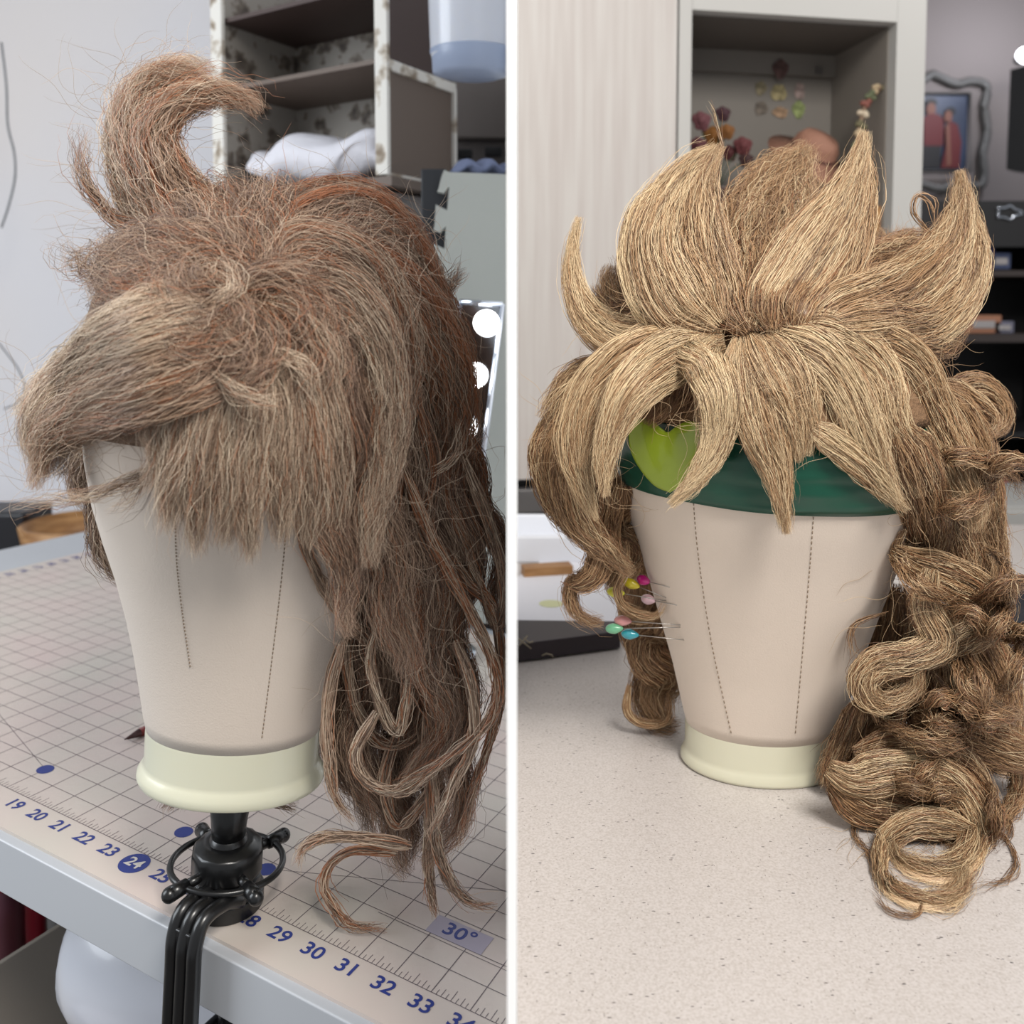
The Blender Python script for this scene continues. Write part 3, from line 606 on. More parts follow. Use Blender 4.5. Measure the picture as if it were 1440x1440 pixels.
lathe(bm, [(.028, -hh_ / 2), (.03, hh_ / 2 - .0005)], 24); tag(obj('wooden_riser', bm, wood, M=Matrix.Translation(q2)), 'light wood riser under the green bottle', 'stand')

# far wall: ornate picture frame, TV, black shelf
PZ = 3.2; k = mp(PZ)
pf = thing('picture_frame', 'ornate silver picture frame with a photo of people in red', 'picture', at(1340, 200, PZ))
silver = mat('frame_silver', srgb(84, 83, 82), .5, bump=(60, .5, .01))
def pbox(name, x0, y0, x1, y1, z, th, m, par, bev=0):
    a = at(x0, y0, z); b_ = at(x1, y1, z); return obj(name, boxm(((a.x + b_.x) / 2, a.y + th / 2, (a.z + b_.z) / 2), (abs(b_.x - a.x), th, abs(a.z - b_.z))), m, par, Matrix() if par else None, smooth=False, bevel=bev)
pbox('mount', 1268, 122, 1378, 250, PZ + .02, .015, mat('mount_grey', srgb(104, 102, 99), .7), pf)
bm = BM()
ring = []
for (x, y) in [(1262, 120), (1290, 116), (1305, 108), (1312, 104), (1320, 108), (1345, 118), (1366, 114), (1385, 118), (1388, 130), (1384, 150), (1388, 185), (1382, 215), (1384, 250), (1376, 262), (1345, 258), (1320, 266), (1290, 258), (1262, 262), (1258, 190)]: ring.append(at(x, y, PZ))
R2 = [Vector(v) for v in spline([tuple(v) for v in ring + [ring[0]]], 90)][:-1]
tube(bm, R2, .016, 8, closed=True); obj('carved_frame', bm, silver, pf, Matrix())
bm = BM(); tube(bm, [at(x, y, PZ) for x, y in ((1276, 131), (1364, 131), (1364, 240), (1276, 240))], .006, 6, closed=True); obj('inner_bead', bm, silver, pf, Matrix())
pbox('photo_print', 1272, 134, 1362, 238, PZ + .012, .004, mat('photo_blue', srgb(44, 60, 90), .5, noise=(5, srgb(34, 42, 62), 2, .35, .65)), pf)
skin = mat('print_skin', srgb(112, 70, 56), .6); pred = mat('print_red', srgb(88, 14, 20), .6); pblk = mat('print_black', srgb(18, 16, 20), .6)
def ell(par, name, x, y, rx_, ry_, m, zo):
    bm = BM(); prism(bm, [(rx_ * k * math.cos(6.2832 * j / 24), ry_ * k * math.sin(6.2832 * j / 24)) for j in range(24)], .001); return obj(name, bm, m, par, Matrix.Translation(at(x, y, PZ + .010) - Vector((0, zo, 0))), smooth=False)
def polyp(par, name, pts, m, zo):
    c_ = at(1320, 190, PZ + .010); bm = BM(); prism(bm, [((x - 1320) * k, -(y - 190) * k) for x, y in pts], .001); obj(name, bm, m, par, Matrix.Translation(c_ - Vector((0, zo, 0))), smooth=False)
polyp(pf, 'printed_trousers', [(1297, 200), (1324, 200), (1323, 236), (1298, 236)], pblk, .002)
polyp(pf, 'printed_shirt', [(1298, 165), (1308, 160), (1318, 161), (1326, 168), (1326, 205), (1299, 205)], pred, .003)
_f = ell(pf, 'printed_face', 1309, 154, 6.5, 9, skin, .004); ell(_f, 'printed_hair', 1309, 145, 8, 6, pblk, .005)
polyp(pf, 'printed_dress', [(1328, 180), (1336, 170), (1346, 176), (1352, 200), (1350, 236), (1324, 236), (1330, 205)], pred, .003)
_f = ell(pf, 'printed_face', 1333, 164, 5.5, 8, skin, .004); ell(_f, 'printed_hair', 1336, 157, 7, 6, pblk, .005); polyp(pf, 'printed_arm', [(1329, 175), (1334, 175), (1338, 230), (1332, 235)], skin, .005)
polyp(pf, 'printed_coat', [(1277, 165), (1288, 160), (1295, 170), (1296, 236), (1277, 236)], mat('print_maroon', srgb(60, 18, 26), .6), .002); ell(pf, 'printed_face', 1286, 156, 5, 8, skin, .004)
tv = thing('television', 'black flat television at the far right edge', 'television', at(1430, 170, 2.6))
a = at(1418, 98, 2.6); b_ = at(1414, 240, 2.6)
bm = BM(); w0 = at(1500, 75, 2.35); w1 = at(1500, 250, 2.35)
vs = [at(1421, 98, 2.6), at(1560, 62, 2.35), at(1560, 262, 2.35), at(1415, 238, 2.6)]; f_ = [bm.verts.new(v) for v in vs]; g_ = [bm.verts.new(v + Vector((.05, .05, 0))) for v in vs]
bm.faces.new(f_); bm.faces.new(list(reversed(g_)))
for i in range(4): j = (i + 1) % 4; bm.faces.new((f_[i], g_[i], g_[j], f_[j]))
obj('screen_panel', bm, mat('tv_black', srgb(12, 12, 14), .25), tv, Matrix(), smooth=False)
q = at(1446, 78, 2.9); bm = BM(); sph(bm, q, .04, (1, .5, .7)); 
lamp = thing('wall_lamp', 'bright white wall light glowing at the upper right edge', 'lamp', q)
obj('lamp_shade', bm, mat('lamp_glow', (1, 1, 1, 1), .3, emit=((.92, .93, 1, 1), 5)), lamp, Matrix())
bm = BM(); cyl(bm, q + Vector((0, .012, 0)), q + Vector((0, .06, 0)), .015); obj('lamp_base', bm, silver, lamp, Matrix())
pl_ = bpy.data.lights.new('wall_lamp_light', 'POINT'); pl_.energy = 12; pl_.color = (.9, .92, 1); pl_.shadow_soft_size = .05
lo_ = bpy.data.objects.new('wall_lamp_light', pl_); COL.objects.link(lo_); lo_.location = q + Vector((0, -.05, .03))

# black shelving, right
BZ = 2.1; blk = mat('shelving_black', srgb(20, 19, 21), .5)
bs = thing('black_shelving', 'black open shelving unit crowded with small items at the right edge', 'shelf unit', at(1350, 500, BZ))
def bpt(x, y, z): return at(x, y, z)
l_ = at(1279, 285, BZ); r_ = at(1560, 285, BZ); zt_ = l_.z; yb = l_.y
W_ = r_.x - l_.x; xm = (l_.x + r_.x) / 2
obj('back_board', boxm((xm, yb + .30, zt_ / 2), (W_, .01, zt_)), blk, bs, Matrix(), smooth=False)
for x_ in (l_.x + .01, r_.x - .01): obj('side_board', boxm((x_, yb + .15, zt_ / 2), (.02, .3, zt_)), blk, bs, Matrix(), smooth=False)
lev = []
for py_, hh_ in ((288, .02), (384, .014), (476, .02), (615, .014), (700, .02)):
    z_ = at(1400, py_, BZ).z; lev.append(z_); obj('shelf_board', boxm((xm, yb + .15, z_), (W_ - .04, .295, hh_)), mat('board_dark_brown', srgb(52, 44, 42), .5) if py_ in (384, 476) else blk, bs, Matrix(), smooth=False)
obj('top_front', boxm((xm, yb + .004, lev[0] - .055), (W_ - .04, .012, .09)), blk, bs, Matrix(), smooth=False)
# silver emblem on top front
bm = BM(); c_ = at(1417, 299, BZ - .004); tube(bm, [c_ + Vector((.028 * math.cos(a) * (1 + .25 * math.cos(3 * a)), 0, .014 * math.sin(a) * (1 + .2 * math.cos(5 * a)))) for a in [6.2832 * i / 40 for i in range(40)]], .0028, 6, closed=True)
obj('silver_emblem', bm, chrome, bs, Matrix())
def item(px, zlev, w_, h_, col, label, name, cat, kind='box', y=.06, lid=None):
    X = at(px, 500, BZ).x; M = Matrix.Translation((X, yb + y, zlev + .0105)); t = thing(name, label, cat, M)
    m = mat('item_%d_%d_%d' % col, srgb(*col), .5)
    if kind == 'box': obj('box_body', boxm((0, 0, h_ / 2), (w_, .06, h_)), m, t, M, bevel=.003)
    if kind == 'jar': bm = BM(); lathe(bm, [(w_ * .45, 0), (w_ * .5, .004), (w_ * .5, h_ * .85), (w_ * .42, h_ * .92)], 24); obj('jar_body', bm, m, t, M)
    if kind == 'ball': bm = BM(); sph(bm, Vector((0, 0, h_ / 2)), .5, (w_, w_, h_)); obj('wool', bm, m, t, M)
    if kind == 'ball': bm = BM(); tube(bm, [Vector((w_ * .5 * math.cos(a), w_ * .5 * math.sin(a), h_ / 2)) for a in [6.2832 * i / 24 for i in range(24)]], .0015, 5, closed=True); obj('wool_end', bm, m, t, M)
    elif lid: lm = mat('item_%d_%d_%d' % lid, srgb(*lid), .4); obj('lid', boxm((0, 0, h_ + .006), (w_ * 1.04, .064, .016)), lm, t, M, bevel=.002)
    else: obj('front_label', boxm((0, -.032 if kind == 'box' else -w_ * .5, h_ * .5), (w_ * .6, .002, h_ * .4)), mat('label_grey', srgb(150, 146, 146), .6), t, M, smooth=False)
item(1397, lev[1], .05, .06, (70, 60, 110), 'small purple box on the uppermost black shelf', 'small_box', 'box')
item(1392, lev[1] + .07, .045, .028, (214, 130, 50), 'flat orange box on top of the purple box', 'small_box', 'box')
item(1420, lev[1], .05, .04, (60, 70, 100), 'dark blue box near the right edge of the upper shelf', 'small_box', 'box')
item(1398, lev[2], .09, .045, (150, 104, 80), 'low brown box on the middle black shelf', 'small_box', 'box')
item(1428, lev[2], .05, .03, (100, 100, 116), 'grey box beside the brown box on the middle shelf', 'small_box', 'box')
item(1385, lev[3], .11, .085, (96, 116, 104), 'clear green box with bright blue lid on the lower shelf', 'storage_box', 'box', lid=(30, 130, 214))
item(1356, lev[3], .05, .12, (190, 205, 216), 'pale jar with blue lid seen through the loop of hair', 'storage_jar', 'jar', kind='jar', lid=(60, 130, 200), y=.17)
item(1425, lev[3], .045, .045, (120, 36, 34), 'dark red ball of yarn at the right of the blue lid box', 'yarn_ball', 'yarn', kind='ball')
item(1378, lev[4] , .045, .045, (110, 120, 60), 'olive yarn ball on the bottom black shelf', 'yarn_ball', 'yarn', kind='ball')
item(1397, lev[4], .055, .04, (130, 120, 190), 'lilac yarn ball on the bottom black shelf', 'yarn_ball', 'yarn', kind='ball')
item(1422, lev[4], .055, .036, (180, 40, 56), 'bright red yarn ball at the right end of the bottom shelf', 'yarn_ball', 'yarn', kind='ball', y=.03)
item(1424, lev[4] + .04, .04, .045, (226, 110, 34), 'orange yarn ball on top of the bottom row', 'yarn_ball', 'yarn', kind='ball', y=.09)
# white low cupboard behind counter at right
wc = thing('low_cupboard', 'white low cupboard beyond the counter at the right edge', 'cupboard', at(1400, 800, 1.75))
a = at(1340, 712, 1.75); obj('cupboard_body', boxm((a.x + .45, a.y + .12, a.z / 2), (.9, .24, a.z)), cabf, wc, Matrix(), smooth=False, bevel=.002)
zq = at(1400, 790, 1.75).z; obj('drawer_front', boxm((a.x + .45, a.y - .004, (a.z + zq) / 2 - .004), (.89, .014, a.z - zq - .01)), cabf, wc, Matrix(), smooth=False, bevel=.002)

# items on the right counter
q0 = on_right(727, 812); bm = BM()
tray = thing('white_basin', 'white shallow basin at the back left of the counter', 'basin', on_right(770, 800))
a = on_right(720, 792); b_ = on_right(860, 792); a.x = .004
obj('basin_wall', boxm(((a.x + b_.x) / 2, a.y + .004, HC + .017), (b_.x - a.x, .008, .034)), wcap, tray, Matrix(), bevel=.003)
obj('basin_wall', boxm(((a.x + b_.x) / 2, a.y + .12, HC + .017), (b_.x - a.x, .008, .034)), wcap, tray, Matrix(), bevel=.003)
obj('basin_wall', boxm((b_.x, a.y + .062, HC + .017), (.008, .124, .034)), wcap, tray, Matrix(), bevel=.003)
obj('basin_floor', boxm(((a.x + b_.x) / 2, a.y + .06, HC + .004), (b_.x - a.x - .004, .116, .008)), wcap, tray, Matrix(), smooth=False)
tp = mat('paper_white', srgb(226, 226, 232), .8)
P4 = [on_right(727, 878), on_right(727, 815), on_right(800, 765), on_right(925, 792), on_right(925, 905)]
P4[0].x = P4[1].x = .003
bm = BM(); f_ = [bm.verts.new(Vector((v.x, v.y, HC + .0006))) for v in P4]; g_ = [bm.verts.new(Vector((v.x, v.y, HC + .0016))) for v in P4]
bm.faces.new(f_); bm.faces.new(g_)
for i in range(5): j = (i + 1) % 5; bm.faces.new((f_[i], g_[i], g_[j], f_[j]))
pp_ = thing('paper_sheet', 'white paper sheet lying on the counter behind the pins', 'paper', on_right(800, 840))
obj('sheet', bm, tp, pp_, Matrix(), smooth=False)
bm = BM(); q = on_right(775, 849, .0018); lathe(bm, [(.013, 0), (.013, .0002)], 24, ey=.9); obj('yellow_stain', bm, mat('stain_yellow', srgb(210, 212, 168), .8), pp_, Matrix.Translation(q), smooth=False)
bm = boxm((0, 0, .006), (.06, .02, .012)); q = on_right(737, 808); q.x = max(q.x, .042); tag(obj('wooden_stick', bm, wood, M=Matrix.Translation(q) @ Matrix.Rotation(.2, 4, 'Z'), bevel=.001), 'small light wood block at the left end of the counter', 'block')
# black folder
bk_ = thing('black_box', 'flat black box with pale scribbles at the left of the counter', 'box', on_right(800, 905))
hb = .018
P4 = [on_right(727, 935), on_right(876, 913), on_right(882, 900), on_right(727, 888)]
P4 = [Vector((v.x, v.y, HC)) for v in P4]; P4[0].x = P4[3].x = .003
T4 = [on_right(727, 905, hb), on_right(874, 901, hb), on_right(873, 892, hb), on_right(727, 876, hb)]
zt2 = HC + hb
bm = BM(); base = [on_right(727, 934), on_right(872, 914), on_right(873, 899), on_right(727, 897)]
base[0].x = base[3].x = .003
f_ = [bm.verts.new(Vector((v.x, v.y, HC + .0018))) for v in base]; g_ = [bm.verts.new(Vector((v.x, v.y, zt2))) for v in base]
bm.faces.new(f_); bm.faces.new(g_)
for i in range(4): j = (i + 1) % 4; bm.faces.new((f_[i], g_[i], g_[j], f_[j]))
obj('box_shell', bm, mat('box_black', srgb(44, 36, 42), .45), bk_, Matrix(), smooth=False, bevel=.001)
y0_ = (base[0]); y1_ = base[1]; ed = (Vector((y1_.x, y1_.y, 0)) - Vector((y0_.x, y0_.y, 0))).normalized(); on_ = Vector((ed.y, -ed.x, 0))
bm = BM()
def fpt(px, py): 
    d = ray(px, py); o_ = Vector((y0_.x, y0_.y, HC)) + on_ * .0006; t = (o_ - CAM).dot(on_) / d.dot(on_); return CAM + d * t
for pts in (((729, 898), (738, 905), (747, 912)), ((742, 894), (734, 903), (730, 908)), ((737, 897), (744, 904), (750, 902)), ((762, 922), (768, 919), (776, 921), (778, 925))):
    tube(bm, [fpt(*p_) for p_ in pts], .0007, 5)
obj('pale_scribble', bm, mat('scribble_gold', srgb(150, 140, 120), .5), bk_, Matrix())
# dark cloth at right
bm = BM(); bmesh.ops.create_icosphere(bm, subdivisions=4, radius=1)
for v in bm.verts: x, y, z = v.co; v.co = Vector((x * .11 * (1 + .1 * math.sin(5 * y)), y * .06, max(-.0, z * .045 * (1 + .2 * math.sin(6 * x + 2 * y)))))
q = on_right(1462, 905); tag(obj('black_cloth', bm, mat('cloth_black', srgb(26, 27, 34), .9, bump=(60, .5, .004)), M=Matrix.Translation((q.x, q.y, HC + .0005))), 'bunched black cloth on the counter at the right edge', 'cloth')

# pins stuck in the right head
for i, (hx, hy, tx, ty, cc, lb) in enumerate(((905, 816, 930, 823, (200, 20, 130), 'magenta headed pin, topmost of the pins in the block'), (888, 821, 925, 838, (206, 190, 40), 'deep yellow headed pin just below the magenta one'), (866, 833, 925, 842, (216, 214, 70), 'pale yellow headed pin, second yellow one from the top'),
        (876, 873, 945, 876, (214, 150, 150), 'pink headed pin above the green pin'), (864, 884, 945, 879, (110, 180, 140), 'green headed pin, leftmost of the pins'), (886, 892, 950, 897, (50, 150, 165), 'teal headed pin, lowest of the pins'), (912, 843, 940, 848, (236, 200, 210), 'pale pink headed pin close to the canvas'))):
    k = .60; hp_ = at(hx, hy, k)
    h = bvhR.ray_cast(CAM, ray(tx + 12, ty + 3).normalized()); tip = h[0] if h[0] is not None else at(tx, ty, .62)
    t = thing('dressmaker_pin', lb, 'pin', hp_, 'dressmaker pins in the left side of the block'); d = (tip - hp_).normalized()
    bm = BM(); cyl(bm, hp_, tip, .00032, n=8); obj('needle', bm, mat('steel', srgb(170, 165, 160), .3, metal=.9), t, Matrix())
    rq = Vector((0, 0, 1)).rotation_difference(d).to_matrix(); bm = BM(); bmesh.ops.create_uvsphere(bm, u_segments=20, v_segments=14, radius=.0036)
    for v in bm.verts: v.co.z *= 1.75; s_ = 1 - .35 * max(0, v.co.z / .0063); v.co.x *= s_; v.co.y *= s_
    bmesh.ops.transform(bm, matrix=Matrix.Translation(hp_) @ rq.to_4x4(), verts=bm.verts); obj('pin_head', bm, mat('pearl%d' % i, srgb(*cc), .25, coat=.6), t, Matrix())

# green satin headband + heart
def head_r(hp, z): return float(np.interp(z, [q[1] for q in hp], [q[0] for q in hp]))
zof = lambda py: (at(1072, py, zR) - OR).dot(up)
hb_ = thing('satin_headband', 'dark green satin headband around the right mannequin head', 'headband', RIGHT)
bm = BM(); n_ = 160; rows = 14; R3 = []
for j in range(rows + 1):
    row = []
    for i in range(n_):
        a = 2 * math.pi * i / n_; py = 672 - j / rows * 100 + 8 * math.cos(a + .2)
        z = zof(py); rr = head_r(hpR, z) + .0022 + .0016 * math.sin(j / rows * math.pi) + .0007 * math.sin(j * 2.1 + 2.5 * math.sin(a * 2)) + .0005 * math.sin(a * 9 + j)
        row.append(bm.verts.new((rr * math.cos(a), rr * math.sin(a) * ratR(z), z)))
    R3.append(row)
for a, b_ in zip(R3, R3[1:]):
    for i in range(n_): bm.faces.new((a[i], a[(i + 1) % n_], b_[(i + 1) % n_], b_[i]))
o = obj('band', bm, mat('satin_green', srgb(6, 70, 52), .34, sheen=.05), hb_, RIGHT); so = o.modifiers.new('s', 'SOLIDIFY'); so.thickness = .0012
bmw = BM(); bmw.from_mesh(o.data); bmesh.ops.transform(bmw, matrix=RIGHT, verts=bmw.verts); bvhB = BVHTree.FromBMesh(bmw); bmw.free()
hl = [(942, 693), (920, 683), (900, 660), (887, 635), (884, 612), (890, 596), (903, 588), (917, 590), (930, 602), (939, 608), (950, 600), (964, 593), (980, 594), (992, 604), (993, 625), (985, 650), (968, 672), (953, 686)]
HL = spline(hl + [hl[0]], 64)[:-1]; cx_, cy_ = 938, 640
bm = BM(); lay = []
def surf(x, y, off):
    h = bvhB.ray_cast(CAM, ray(x, y).normalized())
    if h[0] is None: h = bvhR.ray_cast(CAM, ray(x, y).normalized())
    return h
tq = surf(930, 650, 0)[0]; tn = (CAM - tq).normalized(); tn = (surf(915, 655, 0)[1] if surf(915, 655, 0)[1].dot(tn) > 0 else -surf(915, 655, 0)[1]); tn = (tn + (CAM - tq).normalized() * .9).normalized()
def plane_pt(x, y, off):
    d = ray(x, y); o_ = tq + tn * (.006 + off); t = (o_ - CAM).dot(tn) / d.dot(tn); return CAM + d * t
back = [bm.verts.new(plane_pt(x, y, -.003)) for x, y in HL]
fr = [bm.verts.new(plane_pt(x, y, -.0006)) for x, y in HL]
i1 = [bm.verts.new(plane_pt(cx_ + (x - cx_) * .93, cy_ + (y - cy_) * .93, .0004)) for x, y in HL]
bm.faces.new(list(reversed(back))); bm.faces.new(i1)
for A__, B__ in ((back, fr), (fr, i1)):
    for i in range(len(HL)): j = (i + 1) % len(HL); bm.faces.new((A__[i], A__[j], B__[j], B__[i]))
obj('heart_patch', bm, mat('heart_lime', srgb(136, 156, 34), .3, coat=.4), hb_, Matrix())


# ------------------------------------------------------------------ hair
hairm = bpy.data.materials.new('wig_fibre'); hairm.use_nodes = True; nt = hairm.node_tree; p = nt.nodes['Principled BSDF']
at_ = nt.nodes.new('ShaderNodeAttribute'); at_.attribute_name = 'fibre_colour'; nt.links.new(at_.outputs['Color'], p.inputs['Base Color'])
p.inputs['Roughness'].default_value = .4; p.inputs['Specular IOR Level'].default_value = .55
def lin(c): return np.array(srgb(*c)[:3])
PAL_L = dict(mid=lin((178, 148, 124)), light=lin((228, 208, 182)), dark=lin((94, 68, 54)), red=lin((172, 108, 70)))
PAL_R = dict(mid=lin((176, 139, 102)), light=lin((234, 210, 170)), dark=lin((92, 62, 44)), red=lin((156, 106, 74)))

def make_mesh(name, V, F4_, colr, parent, m, kind=None):
    me = bpy.data.meshes.new(name); nv, nf = len(V), len(F4_)
    org = parent.matrix_basis.translation
    Rm = np.array(parent.matrix_basis.to_3x3())
    Vl = (V - np.array(org)) @ Rm      # R^T * (v-o), R orthonormal
    me.vertices.add(nv); me.vertices.foreach_set('co', Vl.astype(np.float32).ravel())
    me.loops.add(nf * 4); me.loops.foreach_set('vertex_index', F4_.astype(np.int32).ravel())
    me.polygons.add(nf); me.polygons.foreach_set('loop_start', np.arange(0, nf * 4, 4, dtype=np.int32))
    me.update(calc_edges=True); me.polygons.foreach_set('use_smooth', np.ones(nf, bool))
    a = me.attributes.new('fibre_colour', 'FLOAT_COLOR', 'POINT'); c4 = np.ones((nv, 4), np.float32); c4[:, :3] = colr; a.data.foreach_set('color', c4.ravel())
    me.materials.append(m); o = bpy.data.objects.new(name, me); COL.objects.link(o); o.parent = parent
    if kind: o['kind'] = kind
    return o

VIEW = np.array(FW); NS = 3
RXn, DNn, FWn, CAMn = (np.array(v) for v in (RX, DN, FW, CAM))
def unproj(px, py, z):
    return CAMn + np.outer((px - PX) / FPX * z, RXn) + np.outer((py - PY) / FPX * z, DNn) + np.outer(z, FWn)
def tubes(P, rad, colr):
    """P: (N, M, 3) centre lines, rad: (N, M), colr (N, 3)"""
    N, Mn, _ = P.shape
    T = np.gradient(P, axis=1); T /= np.linalg.norm(T, axis=2, keepdims=True) + 1e-12
    A = np.cross(T, VIEW); A /= np.linalg.norm(A, axis=2, keepdims=True) + 1e-9; B = np.cross(T, A)
    V = np.stack([P + rad[..., None] * (math.cos(2 * math.pi * k / NS + .5) * A + math.sin(2 * math.pi * k / NS + .5) * B) for k in range(NS)], 2)
    V = V.reshape(-1, 3)
    base = (np.arange(N)[:, None] * Mn + np.arange(Mn - 1)[None, :]) * NS
    fs = []
    for k in range(NS):
        k2 = (k + 1) % NS; fs.append(np.stack([base + k, base + k2, base + NS + k2, base + NS + k], -1).reshape(-1, 4))
    F = np.concatenate(fs); return V, F, np.repeat(colr, Mn * NS, axis=0)

class Bay:
    def __init__(s, side, zax, bvh, plane_o, plane_n, pal): s.side, s.zax, s.bvh, s.po, s.pn, s.pal = side, zax, bvh, np.array(plane_o), np.array(plane_n), pal
    def keep(s, P, eps=.0015):
        """stay above the table top and inside the bay"""
        sh = P.shape; Q = P.reshape(-1, 3)
        d = Q - CAMn; h0 = (s.po + s.pn * eps - CAMn) @ s.pn; hd = d @ s.pn
        t = np.where(hd < h0, h0 / np.minimum(hd, -1e-6), 1.0); Q = CAMn + d * np.clip(t, .3, 1)[:, None]
        Q = Q.copy(); lim = .004
        Q[:, 0] = np.minimum(Q[:, 0], -lim) if s.side < 0 else np.maximum(Q[:, 0], lim)
        return Q.reshape(sh)
BL_ = Bay(-1, zL, bvhL, OL, ZL, PAL_L); BR_ = Bay(1, zR, bvhR, OR, up, PAL_R)

def lock(bay, wig, name, pts, n, d=0.0, asp=.55, frizz=1.0, curl=None, tint=(.55, .3, .1), rpx=.41, core=.62, tips=.5, lift=.012, seg=None, spread=1.0, hang=0.0, front=0.0):
    """pts: (px, py, half width px[, depth offset]); a lock of fibres is one mesh"""
    G = []; n = int(n * 2.1); tint = (tint[0], min(.6, tint[1] * 1.4), tint[2] * .8)
    for qi, q in enumerate(pts):
        if len(q) > 3:
            z = bay.zax + q[3]; h = bay.bvh.ray_cast(CAM, ray(q[0], q[1]).normalized()) if q[3] < 0 else (None,)
            if h[0] is not None: z = min(z, zdepth(h[0]) - .006 - front * min(1, qi / 1.5) - q[2] * mp(bay.zax) * asp * .75)
        else:
            h = bay.bvh.ray_cast(CAM, ray(q[0], q[1]).normalized())
            z = zdepth(h[0]) - lift - q[2] * mp(bay.zax) * asp * .5 if h[0] is not None else bay.zax + d
        G.append((q[0], q[1], z * 1000, q[2]))
    D = 90; G = np.array(G); Sx = spline(G, D); px, py, z, wpx = Sx[:, 0], Sx[:, 1], Sx[:, 2] / 1000, np.maximum(Sx[:, 3], .6)
    C = bay.keep(unproj(px, py, z)); z = (C - CAMn) @ FWn; wm = wpx * z / FPX * np.interp(np.linspace(0, 1, D), [0, .14], [.5, 1])
    arc = np.concatenate([[0], np.cumsum(np.linalg.norm(np.diff(C, axis=0), axis=1))]); Ltot = arc[-1]
    T = np.gradient(C, axis=0); T /= np.linalg.norm(T, axis=1, keepdims=True)
    Sd = np.cross(T, VIEW); Sd /= np.linalg.norm(Sd, axis=1, keepdims=True) + 1e-9
    U = np.cross(Sd, T)
    u = np.linspace(0, 1, D)
    if curl:
        Rc, turns, ph = curl; th = 2 * math.pi * turns * u + ph; env = np.minimum(1, u * 3) * Rc * z / FPX
        C = C + (np.cos(th) * env)[:, None] * Sd + (np.sin(th) * env)[:, None] * U
        C = bay.keep(C); T = np.gradient(C, axis=0); T /= np.linalg.norm(T, axis=1, keepdims=True)
        Sd = np.cross(T, VIEW); Sd /= np.linalg.norm(Sd, axis=1, keepdims=True) + 1e-9; U = np.cross(Sd, T)
    Mn = seg or int(np.clip(Ltot / .006, 14, 34))
    r_ = np.sqrt(rng.random(n)) ** .85; a_ = rng.random(n) * 2 * np.pi; ua, ub = r_ * np.cos(a_), r_ * np.sin(a_)
    t0 = rng.random(n) ** 1.3 * .2; t1 = 1 - (rng.random(n) ** 1.5) * .30 * (1 + tips * .7)
    t = t0[:, None] + (t1 - t0)[:, None] * np.linspace(0, 1, Mn)[None, :]
    ip = lambda A: np.stack([np.interp(t.ravel(), u, A[:, k]) for k in range(3)], 1).reshape(n, Mn, 3)
    Ct, St, Ut = ip(C), ip(Sd), ip(U); wt = np.interp(t.ravel(), u, wm).reshape(n, Mn)
    # sub-clumps pull fibres together towards the tips
    nc = max(3, n // 14); cc = rng.random((nc, 2)) * 2 - 1; ci = rng.integers(0, nc, n)
    g = (np.clip(t - .25, 0, 1) * .75 * tips)[..., None] if False else (np.clip(t - .15, 0, 1) * .75 * tips)
    A1 = ua[:, None] * (1 - g) + cc[ci, 0][:, None] * .8 * g; B1 = ub[:, None] * (1 - g) + cc[ci, 1][:, None] * .8 * g
    P = Ct + St * (wt * A1 * spread)[..., None] + Ut * (wt * B1 * asp)[..., None]
    # waves and frizz
    kf = .0011 * frizz
    s_len = t * Ltot
    for fr_, am in ((1 / .09, 1.6), (1 / .035, .9), (1 / .015, .38)):
        ph1, ph2 = rng.random((2, n)) * 2 * np.pi; f1 = fr_ * (.7 + .6 * rng.random(n))
        e_ = kf * am * (.25 + t) * (.4 + 1.2 * rng.random(n))[:, None]
        P = P + St * (np.sin(2 * np.pi * f1[:, None] * s_len + ph1[:, None]) * e_)[..., None] + Ut * (np.sin(2 * np.pi * f1[:, None] * s_len + ph2[:, None]) * e_)[..., None]
    ny = max(2, n // 11); yi = rng.choice(n, ny, replace=False)    # strays leave the lock
    sv = rng.normal(size=(ny, 3)); sv /= np.linalg.norm(sv, axis=1, keepdims=True)
    P[yi] += sv[:, None, :] * (.010 * frizz * rng.random((ny, 1)) * (np.linspace(0, 1, Mn)[None, :] ** 1.5))[..., None]
    P = bay.keep(P)
    zf = (P - CAMn) @ FWn; rad = rpx * zf / FPX * (.7 + .6 * rng.random(n))[:, None] * np.interp(np.linspace(0, 1, Mn), [0, .1, .75, 1], [.8, 1, .9, .25])[None, :]
    # fibre colours: streaks that belong to the hair
    pal = bay.pal; lt_, dk_, rd_ = tint
    sn = .5 + .5 * np.sin(ua * 5 + rng.random() * 6) * np.cos(ub * 4 + rng.random() * 6)
    v = rng.random(n) * .6 + sn * .4
    cl_ = pal['mid'][None, :] * (.8 + .4 * rng.random(n))[:, None]
    wl = np.clip((v - (1 - lt_)) * 3 + .0, 0, 1)[:, None]; cl_ = cl_ * (1 - wl) + pal['light'] * wl
    wd = (rng.random(n) < dk_)[:, None] * .8; cl_ = cl_ * (1 - wd) + pal['dark'] * wd
    rr2 = np.clip(rd_ * 1.4 - np.abs(sn - .8), 0, 1); wr_ = ((rng.random(n) < np.clip(rd_ * 3.2 * np.clip((sn - .45) * 2, 0, 1), 0, .95)) * .9)[:, None]; cl_ = cl_ * (1 - wr_) + pal['red'] * wr_
    V, F, Cc = tubes(P, rad, cl_)
